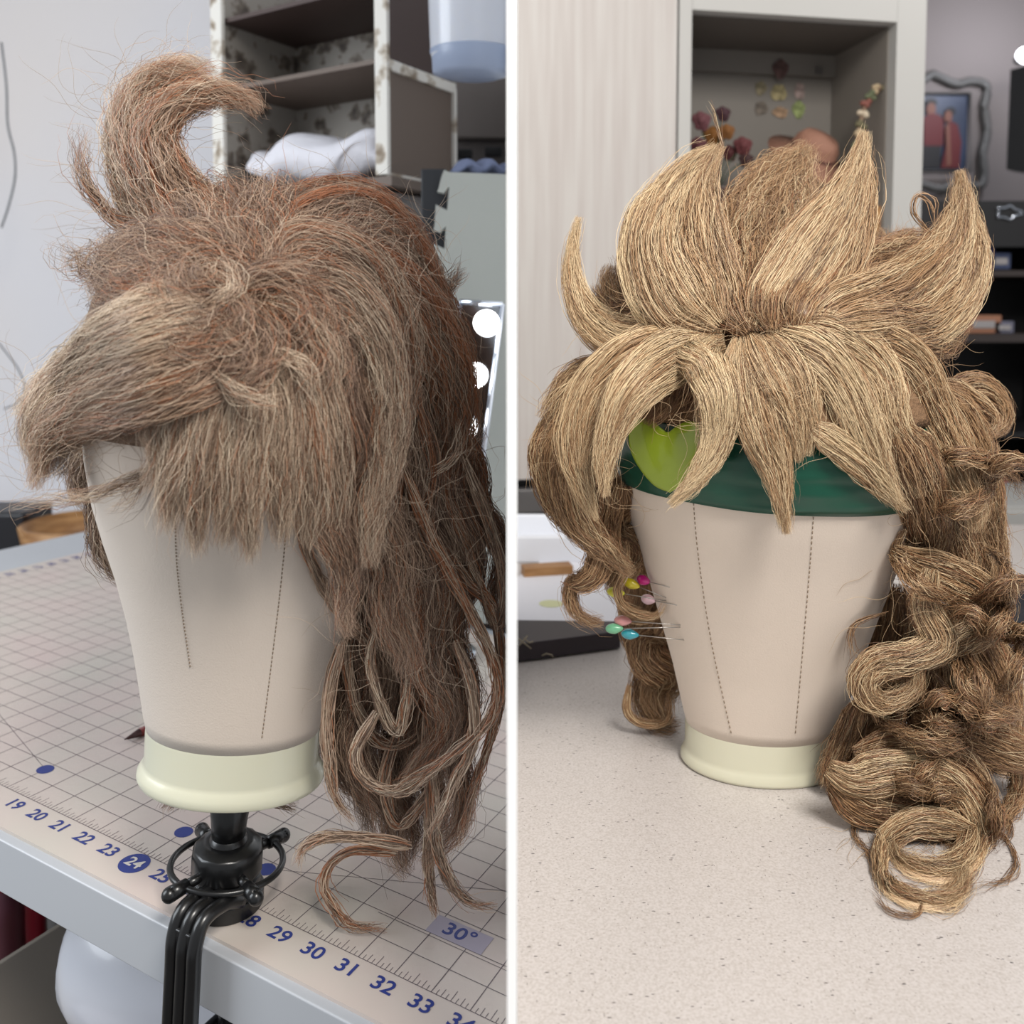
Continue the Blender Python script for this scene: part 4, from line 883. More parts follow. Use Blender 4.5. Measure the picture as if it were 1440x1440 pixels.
    if core:
        m_ = 14; Dc = 60; idx = np.linspace(D * .04, D * .86 - 1, Dc).astype(int); th = np.linspace(0, 2 * np.pi, m_, endpoint=False)
        prof = np.interp(np.linspace(0, 1, Dc), [0, .06, .6, .9, 1], [.5, 1, .9, .5, .02])
        rip = 1 + .14 * np.sin(th * 5 + 3)[None, :] + .08 * rng.random((Dc, m_))
        K = C[idx][:, None, :] + (Sd[idx] * (wm[idx] * prof * core)[:, None])[:, None, :] * (np.cos(th)[None, :] * rip)[..., None] + (U[idx] * (wm[idx] * prof * core * asp)[:, None])[:, None, :] * (np.sin(th)[None, :] * rip)[..., None]
        K = bay.keep(K, .0008).reshape(-1, 3); i_ = np.arange(Dc - 1)[:, None] * m_; k_ = np.arange(m_)[None, :]; k2 = (k_ + 1) % m_
        Fc = np.stack([i_ + k_, i_ + k2, i_ + m_ + k2, i_ + m_ + k_], -1).reshape(-1, 4) + len(V)
        V = np.concatenate([V, K]); F = np.concatenate([F, Fc]); Cc = np.concatenate([Cc, np.repeat((pal['mid'] * .55 + pal['dark'] * .25)[None, :], len(K), 0)])
    return make_mesh(name, V, F, Cc, wig, hairm)

def cap(bay, wig, F4_, hp, rat, zlow, extra=.005, n=2600, seedc=(0, 0), fuzz=.03):
    """net cap and the short fuzz growing on it"""
    bm = BM(); pr_ = [(r + extra, z, rat(z)) for r, z in hp if z >= zlow]; pr_.append((.004, hp[-1][1] + extra, 1.0)); lathe(bm, pr_, 56)
    me_col = (bay.pal['mid'] * .45 + bay.pal['dark'] * .35)
    o = obj('wig_cap', bm, mat('cap_' + wig.name.replace('.', '_'), (*me_col, 1), .8, bump=(300, .8, .004)), wig, F4_)

def flyaways(bay, wig, boxes, n, Lr=(.02, .06), rpx=.3):
    P = []; 
    for k in range(n):
        x0, y0, x1, y1, dz = boxes[k % len(boxes)]
        c_ = unproj(np.array([rng.uniform(x0, x1)]), np.array([rng.uniform(y0, y1)]), np.array([bay.zax + dz + rng.normal() * .015]))[0]
        L = rng.uniform(*Lr); a = rng.uniform(0, 2 * np.pi); bend = rng.normal() * 1.6
        s = np.linspace(0, 1, 16); th = a + bend * s + .4 * np.sin(s * 9 + a)
        st = L / 15; q = c_ + np.cumsum(np.outer(np.cos(th), RXn) * st + np.outer(np.sin(th), DNn) * st + np.outer(np.sin(th * 1.3) * .4 * st, FWn), axis=0); P.append(q)
    P = bay.keep(np.array(P)); zf = (P - CAMn) @ FWn; rad = rpx * zf / FPX * np.interp(np.linspace(0, 1, 16), [0, .8, 1], [1, .9, .3])[None, :]
    cl_ = bay.pal['mid'][None, :] * .5 + bay.pal['light'][None, :] * .5 * rng.random((n, 1)) + bay.pal['dark'][None, :] * .3 * rng.random((n, 1))
    V, F, Cc = tubes(P, rad, cl_); make_mesh('flyaway_hair', V, F, Cc, wig, hairm, 'stuff')
# ------------------------------------------------------------------ left wig
wl_ = thing('messy_wig', 'unstyled tangled brown wig with long curly back on the clamped head', 'wig', Matrix.Translation(at(axL(560), 560, zL)))
zlow = lz(600); cap(BL_, wl_, LEFT, hpL, ratL, zlow)
L = lambda name, pts, n, **k: lock(BL_, wl_, name, pts, n, **k)
Q = -.085
# fuzzy crown: short fibres radiating from the whorl
for i in range(30):
    a = math.radians(-200 + i * 220 / 30 + random.uniform(-6, 6)); x0 = 345 + random.uniform(-45, 45); y0 = 405 + random.uniform(-45, 35)
    ln = random.uniform(90, 150); x1 = x0 + math.cos(a) * ln; y1 = y0 + math.sin(a) * ln * .8
    x2 = x0 + math.cos(a) * ln * 1.35 + random.uniform(-25, 25); y2 = y0 + math.sin(a) * ln * 1.0 + random.uniform(5, 40)
    L('crown_tuft', [(x0, y0, 26, -.085), ((x0 + x1) / 2, (y0 + y1) / 2, 42, -.085), (x1, y1, 40, -.055), (x2, y2, 24, -.03)], 260, frizz=3.2, tint=(.35, .35, .15), core=.5, tips=.3)
# background dome mass
for x0, x1, x2, y2, w_ in ((300, 230, 160, 420, 45), (320, 250, 180, 380, 50), (340, 300, 240, 320, 50), (370, 380, 360, 310, 55), (400, 440, 450, 330, 55), (420, 500, 520, 380, 55), (420, 520, 580, 460, 50)):
    L('crown_tuft', [(x0, 420, 30, -.08), (x1, (420 + y2) / 2 - 15, w_, -.06), (x2, y2, w_ * .8, -.02)], 420, frizz=2.2, tint=(.4, .3, .2))
# tall quiff
L('curled_quiff', [(345, 380, 70, -.06), (275, 315, 58, -.05), (222, 255, 44, -.045), (194, 190, 36, -.04), (200, 142, 32, -.04), (228, 112, 28, -.04), (270, 108, 18, -.04), (300, 118, 8, -.04)], 620, frizz=1.8, tint=(.5, .1, .3), core=.5)
L('curled_quiff', [(330, 370, 50, -.06), (270, 300, 45, -.055), (232, 235, 36, -.055), (222, 185, 32, -.055), (250, 148, 24, -.055), (298, 132, 18, -.055), (340, 138, 12, -.055), (368, 160, 3, -.055)], 460, frizz=1.6, tint=(.45, .12, .35), core=.4)
L('curled_quiff', [(300, 360, 50, -.05), (225, 320, 40, -.04), (185, 260, 28, -.035), (172, 200, 20, -.03), (185, 150, 20, -.03), (218, 118, 18, -.03), (258, 94, 10, -.03), (300, 98, 4, -.03)], 330, frizz=2.2, tint=(.65, .05, .15), core=.35)
L('curled_quiff', [(240, 330, 20, -.05), (165, 310, 9, -.04), (122, 262, 6, -.04), (112, 220, 5, -.04), (120, 175, 3, -.04)], 50, frizz=1.6, tint=(.2, .3, .2), core=0)
L('curled_quiff', [(200, 390, 30, -.05), (140, 380, 20, -.03), (100, 360, 12, -.03), (92, 335, 6, -.03)], 60, frizz=3, tint=(.4, .3, .1), core=0)
# left crown side
L('crown_tuft', [(330, 400, 50, -.08), (240, 380, 55, -.06), (170, 360, 35, -.04), (140, 345, 16, -.03)], 420, frizz=2.4, tint=(.35, .3, .3))
L('crown_tuft', [(330, 430, 50, -.085), (240, 420, 50, -.07), (170, 415, 35, -.05), (135, 405, 14, -.03)], 420, frizz=2.2, tint=(.35, .35, .15))
# big forward bang
L('side_bang', [(345, 450, 50, -.09), (260, 465, 55, -.09), (180, 490, 52, -.085), (110, 530, 44, -.08), (62, 578, 34, -.075), (48, 620, 24, -.07), (70, 672, 4, -.07)], 620, front=.022, frizz=1.1, tint=(.7, .08, .05))
L('side_bang', [(345, 480, 45, -.095), (265, 505, 48, -.098), (185, 540, 40, -.095), (115, 575, 34, -.09), (70, 610, 26, -.085), (55, 650, 14, -.08), (48, 690, 3, -.08)], 480, front=.022, frizz=1.2, tint=(.6, .1, .25))
L('side_bang', [(350, 500, 40, -.10), (285, 535, 40, -.10), (215, 570, 26, -.10), (150, 590, 18, -.095), (95, 600, 12, -.09), (60, 612, 5, -.09)], 300, front=.022, frizz=1.1, tint=(.4, .12, .6))
L('side_bang', [(300, 430, 40, -.08), (220, 440, 42, -.075), (150, 468, 32, -.07), (95, 515, 24, -.065), (45, 562, 14, -.06), (24, 590, 4, -.06)], 330, front=.022, frizz=1.3, tint=(.75, .05, 0))
L('side_bang', [(250, 520, 35, -.09), (170, 560, 34, -.085), (110, 600, 28, -.08), (85, 640, 16, -.075), (90, 672, 8, -.07)], 300, front=.022, frizz=1.3, tint=(.6, .15, .1))
# centre fringe over the canvas
FR = [([(320, 470), (255, 540), (222, 600), (222, 640), (208, 690)], 26, 200), ([(330, 480), (280, 560), (252, 640), (238, 700), (236, 750)], 34, 330), ([(335, 490), (300, 570), (285, 650), (276, 720), (276, 782)], 36, 360),
      ([(345, 490), (330, 580), (322, 660), (318, 720), (312, 770)], 36, 360), ([(352, 490), (355, 580), (352, 660), (350, 730), (352, 790)], 36, 360), ([(362, 490), (385, 570), (392, 650), (396, 710), (396, 765)], 38, 380),
      ([(370, 490), (415, 560), (430, 640), (438, 710), (436, 770)], 38, 380), ([(380, 490), (440, 550), (462, 630), (470, 710), (462, 790)], 38, 380)]
for pts, w_, n_ in FR:
    ws = [w_ * 1.1, w_ * 1.15, w_, w_ * .7, w_ * .35]
    L('fringe_lock', [(x, y, ww) for (x, y), ww in zip(pts, ws)], n_, lift=.02, frizz=1.2, tint=(.65, .12, .12), asp=.4, tips=1.1, core=.45)
for pts in ([(330, 500, 10), (290, 590, 9), (218, 660, 7), (150, 690, 5), (90, 702, 3), (8, 716, 2)], [(300, 540, 10), (222, 600, 8), (218, 650, 6), (190, 700, 4), (150, 722, 2)], [(320, 520, 10), (260, 600, 9), (240, 680, 8), (220, 730, 3)]):
    L('fringe_wisp', [(x, y, w_, -.105) for x, y, w_ in pts], 36, frizz=1.4, tint=(.6, .1, .1), core=0)
for i in range(22):
    a = math.radians(random.uniform(-10, 370)); x0 = 345 + random.uniform(-70, 70); y0 = 440 + random.uniform(-40, 40); ln = random.uniform(50, 95)
    L('crown_tuft', [(x0, y0, 20, -.09), (x0 + math.cos(a) * ln * .5, y0 + math.sin(a) * ln * .5, 24, -.09), (x0 + math.cos(a + .4) * ln, y0 + math.sin(a + .4) * ln * .9, 20, -.09), (x0 + math.cos(a + .8) * ln * 1.4, y0 + math.sin(a + .8) * ln * 1.2, 8, -.09)], 90, frizz=3.0, tint=(.4, .35, .15), core=0, tips=.2, front=.022)
for pts in ([(300, 420), (400, 430), (460, 480), (470, 560)], [(290, 470), (300, 520), (350, 560), (400, 570)], [(430, 440), (520, 450), (540, 520), (520, 560)], [(240, 500), (290, 440), (330, 400), (300, 360)], [(330, 540), (380, 500), (430, 520), (440, 570)]):
    L('stray_strand', [(x, y, 7, -.09) for x, y in pts], 26, frizz=1.5, tint=(.7, .1, .1), core=0, tips=.2, front=.032)
# swoops from the crown to the right
L('swept_lock', [(380, 400, 40, -.08), (440, 320, 48, -.07), (510, 300, 40, -.05), (565, 345, 34, -.03), (605, 420, 34, -.02), (640, 500, 30, -.01), (655, 580, 14, 0)], 480, frizz=1.6, tint=(.2, .25, .7))
L('swept_lock', [(370, 390, 40, -.09), (430, 350, 45, -.09), (500, 370, 42, -.08), (545, 430, 36, -.07), (565, 520, 30, -.06), (550, 600, 20, -.06), (520, 650, 6, -.06)], 460, frizz=1.8, tint=(.45, .2, .2))
L('swept_lock', [(390, 420, 40, -.09), (470, 410, 42, -.09), (530, 470, 34, -.09), (550, 560, 28, -.09), (545, 640, 28, -.09), (525, 730, 24, -.09), (520, 800, 8, -.09)], 420, frizz=1.3, tint=(.6, .15, .1))
L('swept_lock', [(420, 370, 50, -.07), (510, 380, 52, -.06), (590, 450, 46, -.04), (635, 540, 38, -.03), (640, 630, 30, -.02), (620, 690, 10, -.02)], 560, frizz=1.8, tint=(.3, .2, .45))
L('swept_lock', [(400, 360, 40, -.06), (420, 300, 36, -.05), (470, 275, 28, -.03), (530, 285, 20, -.02), (585, 335, 14, 0), (620, 400, 5, 0)], 300, frizz=1.6, tint=(.2, .2, .8))
L('swept_lock', [(560, 430, 16, -.02), (610, 420, 10, -.01), (655, 375, 3, 0)], 60, frizz=1.6, tint=(.1, .4, .3), core=0)
L('swept_lock', [(560, 400, 25, -.04), (610, 430, 20, -.03), (645, 480, 14, -.02), (655, 530, 6, -.02)], 150, frizz=1.3, tint=(.1, .2, .9))
# long back hair
BK = [([(450, 480, 48), (465, 600, 52), (470, 700, 44), (478, 790, 30), (495, 870, 14), (500, 895, 3)], -.085, 420, .12),
      ([(500, 470, 50), (510, 600, 50), (520, 720, 50), (545, 820, 44), (570, 900, 30), (560, 950, 12)], -.06, 480, .2),
      ([(540, 470, 50), (560, 600, 48), (575, 720, 48), (590, 820, 42), (605, 920, 34), (620, 1010, 24), (600, 1080, 14), (560, 1115, 5)], -.04, 480, .3),
      ([(590, 480, 46), (612, 590, 38), (628, 700, 36), (645, 800, 34), (635, 900, 30), (645, 1000, 26), (650, 1100, 22), (625, 1180, 14), (600, 1225, 5)], -.02, 460, .25),
      ([(596, 520, 36), (632, 620, 28), (674, 700, 26), (700, 780, 20), (702, 850, 12), (696, 880, 4)], 0, 300, .35),
      ([(480, 620, 50), (500, 740, 50), (520, 840, 46), (520, 930, 40), (510, 1010, 36), (520, 1100, 30), (550, 1180, 20), (580, 1228, 8)], .0, 460, .05),
      ([(470, 700, 40), (485, 800, 40), (490, 900, 36), (482, 980, 30), (480, 1060, 24), (500, 1130, 14), (530, 1180, 5)], .03, 340, 0),
      ([(560, 700, 50), (570, 800, 48), (575, 900, 44), (570, 1000, 38), (565, 1090, 32), (570, 1160, 24), (575, 1225, 10)], .02, 460, .1),
      ([(600, 700, 44), (610, 820, 42), (605, 930, 38), (600, 1030, 32), (610, 1120, 24), (590, 1200, 10)], .01, 380, .2)]
for pts, d_, n_, rd in BK:
    L('back_lock', [(x, y, w_ , d_) for x, y, w_ in pts], n_, frizz=1.4, curl=(9, len(pts) * .45, random.random() * 6), tint=(.3, .35, rd), core=.5, tips=.8)
THIN = [[(560, 640), (600, 740), (640, 820), (680, 900), (700, 960), (690, 1010), (650, 1050), (600, 1085), (540, 1120)], [(650, 640), (690, 740), (710, 820), (700, 880), (665, 800), (640, 720)],
        [(500, 860), (488, 920), (500, 990), (530, 1040), (560, 1048), (590, 1030)], [(530, 880), (520, 930), (535, 990), (560, 1030), (575, 960), (578, 900)],
        [(590, 880), (620, 930), (640, 980), (625, 1020), (590, 1060), (560, 1100)], [(640, 900), (662, 960), (665, 1040), (640, 1100), (600, 1180)],
        [(600, 1000), (605, 1100), (615, 1190), (640, 1250), (670, 1272), (700, 1272)], [(610, 1090), (604, 1180), (605, 1240), (612, 1290)],
        [(580, 1190), (520, 1180), (460, 1178), (425, 1195), (420, 1220)], [(560, 1200), (500, 1195), (465, 1215), (456, 1250), (478, 1285), (500, 1302), (545, 1305)],
        [(480, 900), (462, 980), (460, 1050), (470, 1120), (500, 1160)], [(620, 760), (660, 820), (690, 850), (705, 920), (700, 1000), (670, 1100), (640, 1200)],
        [(560, 1020), (540, 1100), (560, 1160), (600, 1120), (640, 1060)], [(540, 600), (560, 660), (600, 665), (640, 640), (650, 590)], [(420, 700), (435, 780), (470, 850), (520, 900), (560, 920)],
        [(530, 1000), (500, 1060), (520, 1100), (570, 1110), (620, 1070)], [(480, 520), (530, 590), (545, 680), (560, 780), (600, 880), (610, 960)]]
for i, pts in enumerate(THIN):
    m_ = len(pts); L('curly_strand', [(x, y, (9 if i != 9 else 7) * (1 - .8 * k / m_), -.05 + .05 * ((i * 7) % 5) / 5) for k, (x, y) in enumerate(pts)], 46, frizz=.8, tint=(.5, .2, .5 if i in (0, 9, 11) else .15), core=0, tips=.3, rpx=.7)
# hair behind the head on the left
for pts in ([(150, 590), (138, 660), (132, 720), (140, 780), (175, 815), (200, 800)], [(165, 600), (150, 680), (150, 740), (170, 790), (200, 780)], [(150, 600), (120, 640), (105, 680), (130, 720)], [(130, 600), (112, 640), (118, 680), (150, 715)], [(155, 610), (142, 690), (140, 750), (165, 770), (190, 740)]):
    L('back_curl', [(x, y, 15 - 2 * k, .03) for k, (x, y) in enumerate(pts)], 90, frizz=1.5, tint=(.5, .3, 0), core=.3, tips=.6)
for pts in ([(265, 1085), (245, 1120), (232, 1142)], [(370, 1100), (385, 1125), (420, 1135)], [(255, 1080), (258, 1120), (250, 1138)]):
    L('back_curl', [(x, y, 8 - 2 * k, .04) for k, (x, y) in enumerate(pts)], 40, frizz=1.2, tint=(.4, .3, 0), core=0)
flyaways(BL_, wl_, [(180, 340, 600, 560, -.10), (180, 330, 560, 520, -.10), (160, 110, 230, 300, -.045), (460, 640, 660, 1000, -.06), (60, 560, 200, 640, -.09), (400, 290, 560, 400, -.05)], 700)

# ------------------------------------------------------------------ right wig
wr_ = thing('styled_wig', 'styled blonde spiky wig with ringlets on the counter standing head', 'wig', Matrix.Translation(at(1072, 560, zR)))
cap(BR_, wr_, RIGHT, hpR, ratR, zof(578))
R = lambda name, pts, n, **k: lock(BR_, wr_, name, pts, n, **k)
tt_ = (.65, .14, .1)
# crown filling
for x0, x1, y1 in ((960, 860, 450), (990, 900, 400), (1020, 960, 380), (1060, 1020, 380), (1090, 1090, 380), (1120, 1150, 390), (1150, 1230, 400), (1180, 1290, 430), (1180, 1320, 470)):
    R('crown_tuft', [(x0, 470, 35, -.09), ((x0 + x1) / 2, (470 + y1) / 2, 48, -.07), (x1, y1, 42, -.04), (x1 + (x1 - 1080) * .12, y1 - 45, 16, -.02)], 380, frizz=1.2, tint=(.35, .3, .1))
for x0, x1, y1 in ((1000, 1030, 330), (1060, 1080, 300), (1110, 1130, 290), (1150, 1170, 320), (1230, 1270, 370), (1180, 1230, 370)):
    R('crown_tuft', [(x0, 440, 40, .0), ((x0 + x1) / 2, (440 + y1) / 2, 46, .01), (x1, y1, 38, .02), (x1 + 6, y1 - 50, 10, .025)], 330, frizz=1.8, tint=(.45, .2, .1))
# left horn
R('side_spike', [(960, 475, 40, -.08), (880, 478, 38, -.07), (832, 450, 30, -.05), (808, 405, 19, -.04), (804, 355, 12, -.035), (815, 304, 2, -.03)], 420, frizz=.7, tint=(.75, .08, 0), tips=.7)
R('side_spike', [(980, 460, 40, -.07), (900, 450, 40, -.05), (866, 420, 24, -.03), (856, 392, 12, -.02), (862, 372, 4, -.02)], 320, frizz=1.4, tint=(.5, .2, 0))
# big front spikes
R('crown_spike', [(1010, 462, 40, -.10), (960, 420, 62, -.09), (932, 350, 58, -.075), (945, 285, 44, -.06), (975, 235, 24, -.05), (1008, 206, 4, -.045)], 780, frizz=.8, tint=(.7, .1, .05), tips=.5)
R('crown_spike', [(1020, 455, 40, -.10), (1000, 400, 48, -.085), (985, 330, 44, -.07), (985, 270, 30, -.055), (1000, 228, 14, -.05), (1016, 205, 3, -.045)], 560, frizz=.8, tint=(.6, .15, .1), tips=.5)
R('crown_spike', [(1000, 460, 35, -.09), (930, 430, 40, -.085), (900, 370, 34, -.075), (902, 310, 26, -.065), (925, 265, 12, -.06), (950, 240, 3, -.055)], 380, frizz=.8, tint=(.8, .08, 0))
R('crown_spike', [(1060, 450, 45, -.06), (1070, 380, 60, -.03), (1085, 310, 58, -.01), (1110, 250, 40, 0), (1140, 204, 5, .005)], 640, frizz=1.7, tint=(.5, .15, .1), tips=.3)
R('crown_spike', [(1050, 450, 35, -.05), (1045, 370, 45, -.02), (1050, 300, 38, 0), (1080, 240, 20, .01), (1130, 210, 4, .01)], 380, frizz=1.8, tint=(.5, .2, .05), tips=.3)
R('crown_spike', [(1060, 465, 36, -.10), (1095, 420, 48, -.095), (1140, 350, 50, -.085), (1180, 290, 38, -.075), (1205, 235, 20, -.07), (1217, 184, 3, -.065)], 760, frizz=.8, tint=(.7, .1, .05), tips=.5)
R('crown_spike', [(1090, 465, 36, -.09), (1140, 420, 46, -.085), (1180, 360, 44, -.075), (1205, 300, 30, -.065), (1215, 250, 16, -.06), (1212, 205, 3, -.06)], 520, frizz=.9, tint=(.6, .15, .1))
R('crown_spike', [(1130, 465, 40, -.08), (1200, 440, 52, -.07), (1270, 410, 52, -.055), (1325, 360, 40, -.04), (1350, 300, 24, -.035), (1350, 240, 3, -.03)], 680, frizz=.9, tint=(.6, .12, .05))
R('crown_spike', [(1140, 470, 36, -.085), (1220, 468, 46, -.075), (1300, 455, 46, -.055), (1352, 410, 36, -.04), (1370, 350, 24, -.035), (1358, 290, 12, -.03), (1348, 238, 2, -.03)], 680, frizz=.8, tint=(.6, .12, .05))
R('crown_spike', [(1150, 455, 40, -.06), (1210, 400, 50, -.04), (1270, 360, 40, -.02), (1320, 330, 20, -.02)], 420, frizz=1.3, tint=(.4, .25, .1))
# fringe
FRR = [([(1000, 480, 34), (920, 490, 40), (860, 520, 38), (822, 570, 34), (806, 630, 28), (822, 690, 16), (838, 732, 3)], -.1, 460, .75),
       ([(1010, 484, 34), (940, 505, 42), (892, 545, 38), (862, 600, 26), (850, 650, 16), (850, 700, 3)], -.12, 420, .75),
       ([(1020, 480, 34), (950, 495, 42), (900, 510, 46), (850, 550, 38), (825, 600, 20), (815, 660, 5)], -.105, 420, .65),
       ([(1010, 475, 26), (990, 500, 34), (1012, 555, 32), (1010, 615, 25), (985, 665, 15), (942, 712, 2)], -.125, 520, .85),
       ([(1000, 480, 22), (958, 492, 22), (985, 510, 24), (1000, 560, 24), (1002, 620, 22), (990, 650, 12), (965, 690, 3)], -.118, 320, .8),
       ([(1045, 475, 32), (1052, 540, 38), (1072, 610, 34), (1094, 670, 22), (1106, 752, 2)], -.125, 560, .65),
       ([(1055, 470, 32), (1085, 530, 36), (1110, 580, 24), (1120, 620, 14), (1122, 650, 3)], -.12, 360, .65),
       ([(1075, 468, 32), (1118, 520, 32), (1134, 570, 22), (1140, 605, 12), (1134, 642, 2)], -.12, 320, .7),
       ([(1085, 466, 34), (1150, 500, 40), (1190, 550, 36), (1215, 610, 34), (1238, 665, 22), (1266, 706, 3)], -.12, 520, .75),
       ([(1100, 464, 34), (1170, 480, 42), (1230, 525, 40), (1250, 590, 34), (1275, 650, 28), (1290, 700, 10)], -.11, 520, .7),
       ([(1120, 462, 34), (1200, 475, 42), (1275, 515, 42), (1312, 580, 38), (1345, 650, 34), (1370, 710, 24), (1372, 750, 8)], -.085, 560, .6),
       ([(1140, 600, 20), (1170, 620, 22), (1210, 650, 24), (1250, 690, 20), (1275, 720, 8)], -.11, 260, .75)]
for pts, d_, n_, lt in FRR:
    R('fringe_lock', [(x, y, w_, d_ * (0.72 + .28 * min(1, k / 2))) for k, (x, y, w_) in enumerate(pts)], n_, frizz=.8, tint=(lt, .1, .05), asp=.4, tips=.5)
R('fringe_lock', [(985, 470, 30, -.09), (935, 520, 36, -.09), (925, 560, 34, -.09), (905, 596, 10, -.09)], 260, frizz=1.3, tint=(.2, .4, .2), core=.5)
R('fringe_lock', [(1000, 470, 26, -.09), (975, 520, 30, -.09), (955, 560, 26, -.09), (930, 590, 10, -.09)], 220, frizz=1.5, tint=(.2, .4, .2), core=.4)
# extra length on the left side
LS = [([(900, 520, 26), (820, 520, 18), (780, 555, 12), (762, 590, 8)], -.04, 120, 0, .6), ([(860, 540, 30), (790, 590, 26), (765, 640, 24), (780, 700, 24), (810, 745, 18), (850, 770, 6)], -.03, 320, 0, .5),
      ([(870, 560, 34), (820, 620, 34), (800, 680, 28), (820, 740, 26), (860, 780, 16), (890, 810, 4)], -.045, 360, 0, .5), ([(850, 640, 30), (840, 720, 32), (858, 770, 28), (830, 800, 20), (800, 815, 12), (812, 850, 8), (850, 868, 3)], -.03, 320, .2, .4),
      ([(880, 680, 24), (872, 740, 26), (880, 790, 20), (872, 830, 10), (876, 850, 4)], -.01, 240, .2, .4),
      ([(910, 790, 26), (905, 850, 36), (925, 900, 38), (915, 950, 36), (930, 1000, 26), (950, 1018, 10)], .05, 460, 1, .4), ([(940, 860, 30), (920, 920, 34), (935, 970, 36), (925, 1005, 20)], .04, 320, 1, .4)]
for pts, d_, n_, c_, lt in LS:
    R('side_curl', [(x, y, w_, d_) for x, y, w_ in pts], n_, frizz=1.1, curl=(12, 2.2, random.random() * 6) if c_ else None, tint=(lt, .25, .1), core=.55, tips=.6)
for pts in ([(900, 800), (878, 830), (876, 862), (905, 872), (930, 860), (938, 840)], [(885, 960), (882, 1000), (905, 1018), (938, 1012), (940, 970)], [(882, 760), (880, 800), (868, 830), (880, 855), (920, 866), (935, 850)]):
    R('side_curl', [(x, y, 6, -.03 if y < 880 and pts[0][0] == 882 else .03) for x, y in pts], 40, frizz=.5, tint=(.5, .2, .1), core=0, tips=.1)
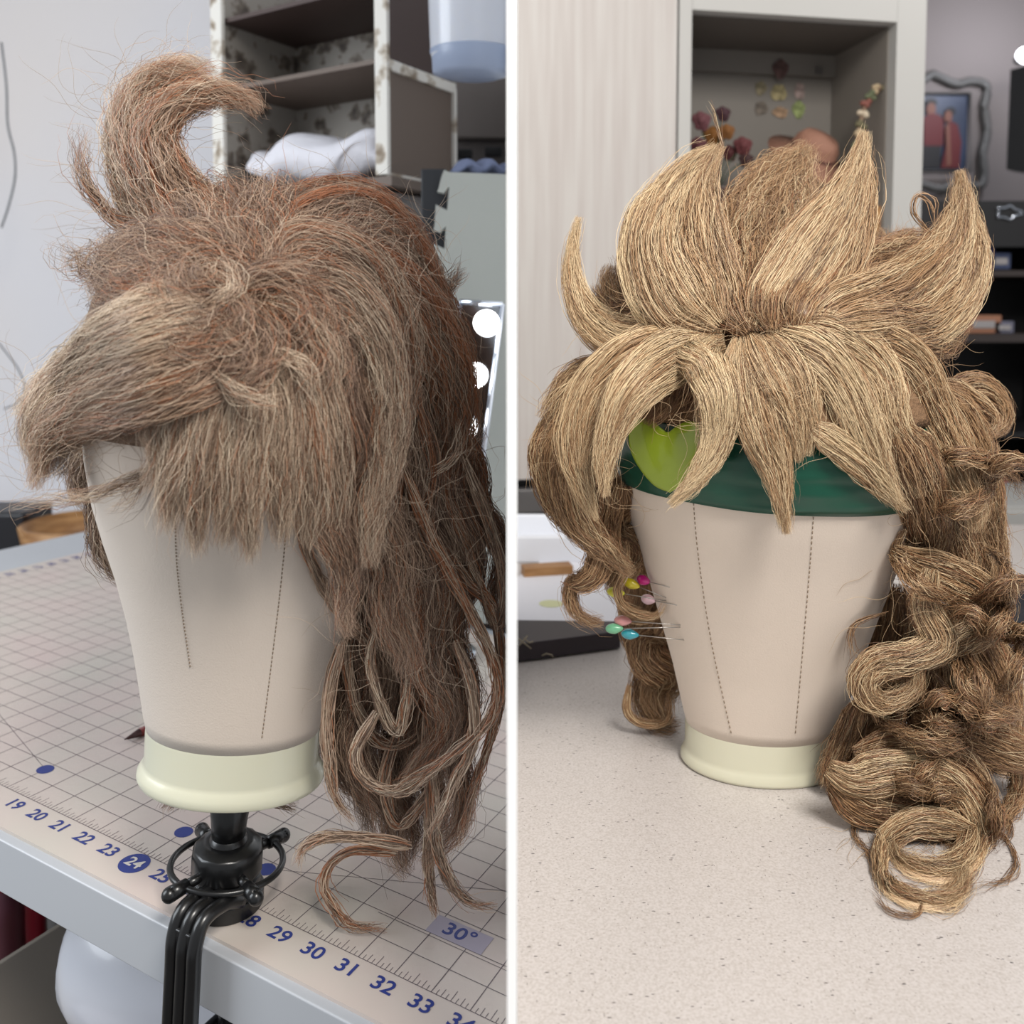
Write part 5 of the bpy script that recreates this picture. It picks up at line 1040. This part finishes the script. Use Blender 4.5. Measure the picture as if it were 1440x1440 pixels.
# right side: big ringlets
RS = [([(1300, 540, 36), (1345, 600, 40), (1375, 670, 36), (1385, 740, 32), (1395, 800, 26), (1385, 850, 12)], -.02, 420), ([(1260, 600, 40), (1290, 680, 44), (1300, 760, 40), (1260, 790, 28)], -.06, 400), ([(1310, 640, 40), (1320, 720, 44), (1340, 790, 40), (1350, 850, 26)], -.05, 400),
      ([(1255, 775, 24), (1290, 795, 30), (1340, 815, 32), (1380, 840, 30), (1375, 880, 28), (1330, 905, 24), (1270, 930, 24), (1220, 955, 20), (1212, 980, 14)], -.075, 520),
      ([(1310, 800, 26), (1300, 850, 24), (1320, 900, 26), (1280, 925, 22), (1230, 935, 22), (1212, 965, 20), (1240, 990, 14), (1285, 970, 10), (1290, 935, 5)], -.085, 420),
      ([(1350, 840, 34), (1370, 900, 40), (1400, 960, 40), (1410, 1030, 34), (1380, 1080, 22)], -.03, 440), ([(1260, 820, 40), (1250, 900, 40), (1240, 980, 38), (1200, 1050, 32), (1180, 1100, 24), (1200, 1130, 14)], 0.0, 460),
      ([(1300, 900, 50), (1310, 980, 54), (1320, 1050, 52), (1300, 1100, 34)], -.02, 520), ([(1380, 960, 44), (1400, 1040, 44), (1440, 1060, 34), (1470, 1050, 20)], -.01, 380),
      ([(1290, 1000, 30), (1340, 1020, 34), (1400, 1050, 34), (1460, 1070, 26)], -.06, 380), ([(1210, 985, 18), (1195, 1030, 20), (1170, 1080, 18), (1160, 1110, 12)], -.05, 240),
      ([(1165, 1080, 26), (1200, 1095, 30), (1260, 1085, 30), (1320, 1095, 30), (1360, 1140, 30), (1365, 1195, 24), (1330, 1225, 18), (1275, 1215, 12), (1245, 1180, 8)], -.09, 620),
      ([(1170, 1100, 26), (1210, 1130, 30), (1260, 1140, 32), (1310, 1150, 24), (1345, 1190, 16)], -.085, 400), ([(1200, 1060, 22), (1270, 1050, 26), (1340, 1070, 26), (1380, 1120, 24), (1375, 1180, 14)], -.07, 420),
      ([(1370, 1170, 18), (1330, 1160, 22), (1285, 1158, 20), (1248, 1180, 16), (1236, 1215, 12), (1255, 1250, 9), (1300, 1266, 8), (1340, 1262, 10), (1356, 1235, 10), (1352, 1205, 6)], -.1, 420),
      ([(1420, 1050, 20), (1435, 1090, 16), (1420, 1140, 12), (1390, 1170, 6)], -.05, 160), ([(1330, 560, 26), (1375, 545, 22), (1408, 570, 16), (1405, 600, 12), (1372, 612, 4)], .02, 240),
      ([(1320, 540, 22), (1360, 560, 16), (1395, 590, 12), (1378, 612, 6), (1350, 600, 3)], .01, 140), ([(1390, 700, 22), (1400, 770, 14), (1402, 830, 10), (1375, 880, 4)], 0, 160)]
for i, (pts, d_, n_) in enumerate(RS):
    R('ringlet', [(x, y, w_, d_ if d_ < .015 else d_) for x, y, w_ in pts], n_, frizz=1.1, tint=(.45, .28, .1) if i not in (3, 4, 11, 14) else (.65, .18, .1), core=.5, tips=.4, asp=.5)
for pts in ([(1380, 1140), (1415, 1150), (1420, 1170), (1405, 1190)], [(1370, 1160), (1410, 1175), (1430, 1210), (1410, 1240), (1360, 1250)], [(1240, 1100), (1200, 1160), (1220, 1200), (1250, 1250)], [(1300, 1255), (1290, 1285), (1250, 1282), (1225, 1250)],
            [(1290, 930), (1270, 1000), (1265, 1060)], [(1330, 860), (1300, 900), (1290, 960), (1320, 1000)], [(1250, 860), (1200, 880), (1196, 930)], [(1310, 330), (1285, 300), (1290, 275), (1310, 285), (1312, 320)]):
    R('stray_strand', [(x, y, 3, -.07) for x, y in pts], 9, frizz=.8, tint=(.3, .4, 0), core=0, tips=0, rpx=.45)
R('stray_strand', [(1018, 212, 3, -.045), (1008, 180, 2, -.04), (1000, 150, 1.5, -.04), (992, 138, 1, -.04)], 4, frizz=.5, tint=(.5, .2, 0), core=0, rpx=.45)
for i in range(22):
    y = random.uniform(620, 1130); x = random.uniform(1300 if y < 960 else 1240, 1400); r_ = random.uniform(24, 55); a0 = random.uniform(0, 6.28); sg = random.choice((-1, 1)); tl = random.uniform(.5, 1.0)
    R('ringlet', [(x + r_ * math.cos(a0 + sg * .6 * k) * 1.1 + k * 4, y + r_ * math.sin(a0 + sg * .6 * k) * tl + k * 12, 12 - abs(k - 3) * 2.2, -.075 + .03 * math.cos(k)) for k in range(7)], 55, frizz=1.5, tint=(.45, .3, .1), core=0, tips=.5)
flyaways(BR_, wr_, [(860, 430, 1340, 500, -.11), (1020, 270, 1200, 450, -.03), (800, 540, 870, 700, -.06), (1230, 600, 1390, 1000, -.08), (1200, 1060, 1360, 1200, -.08), (900, 490, 1280, 600, -.14)], 700, Lr=(.015, .05))
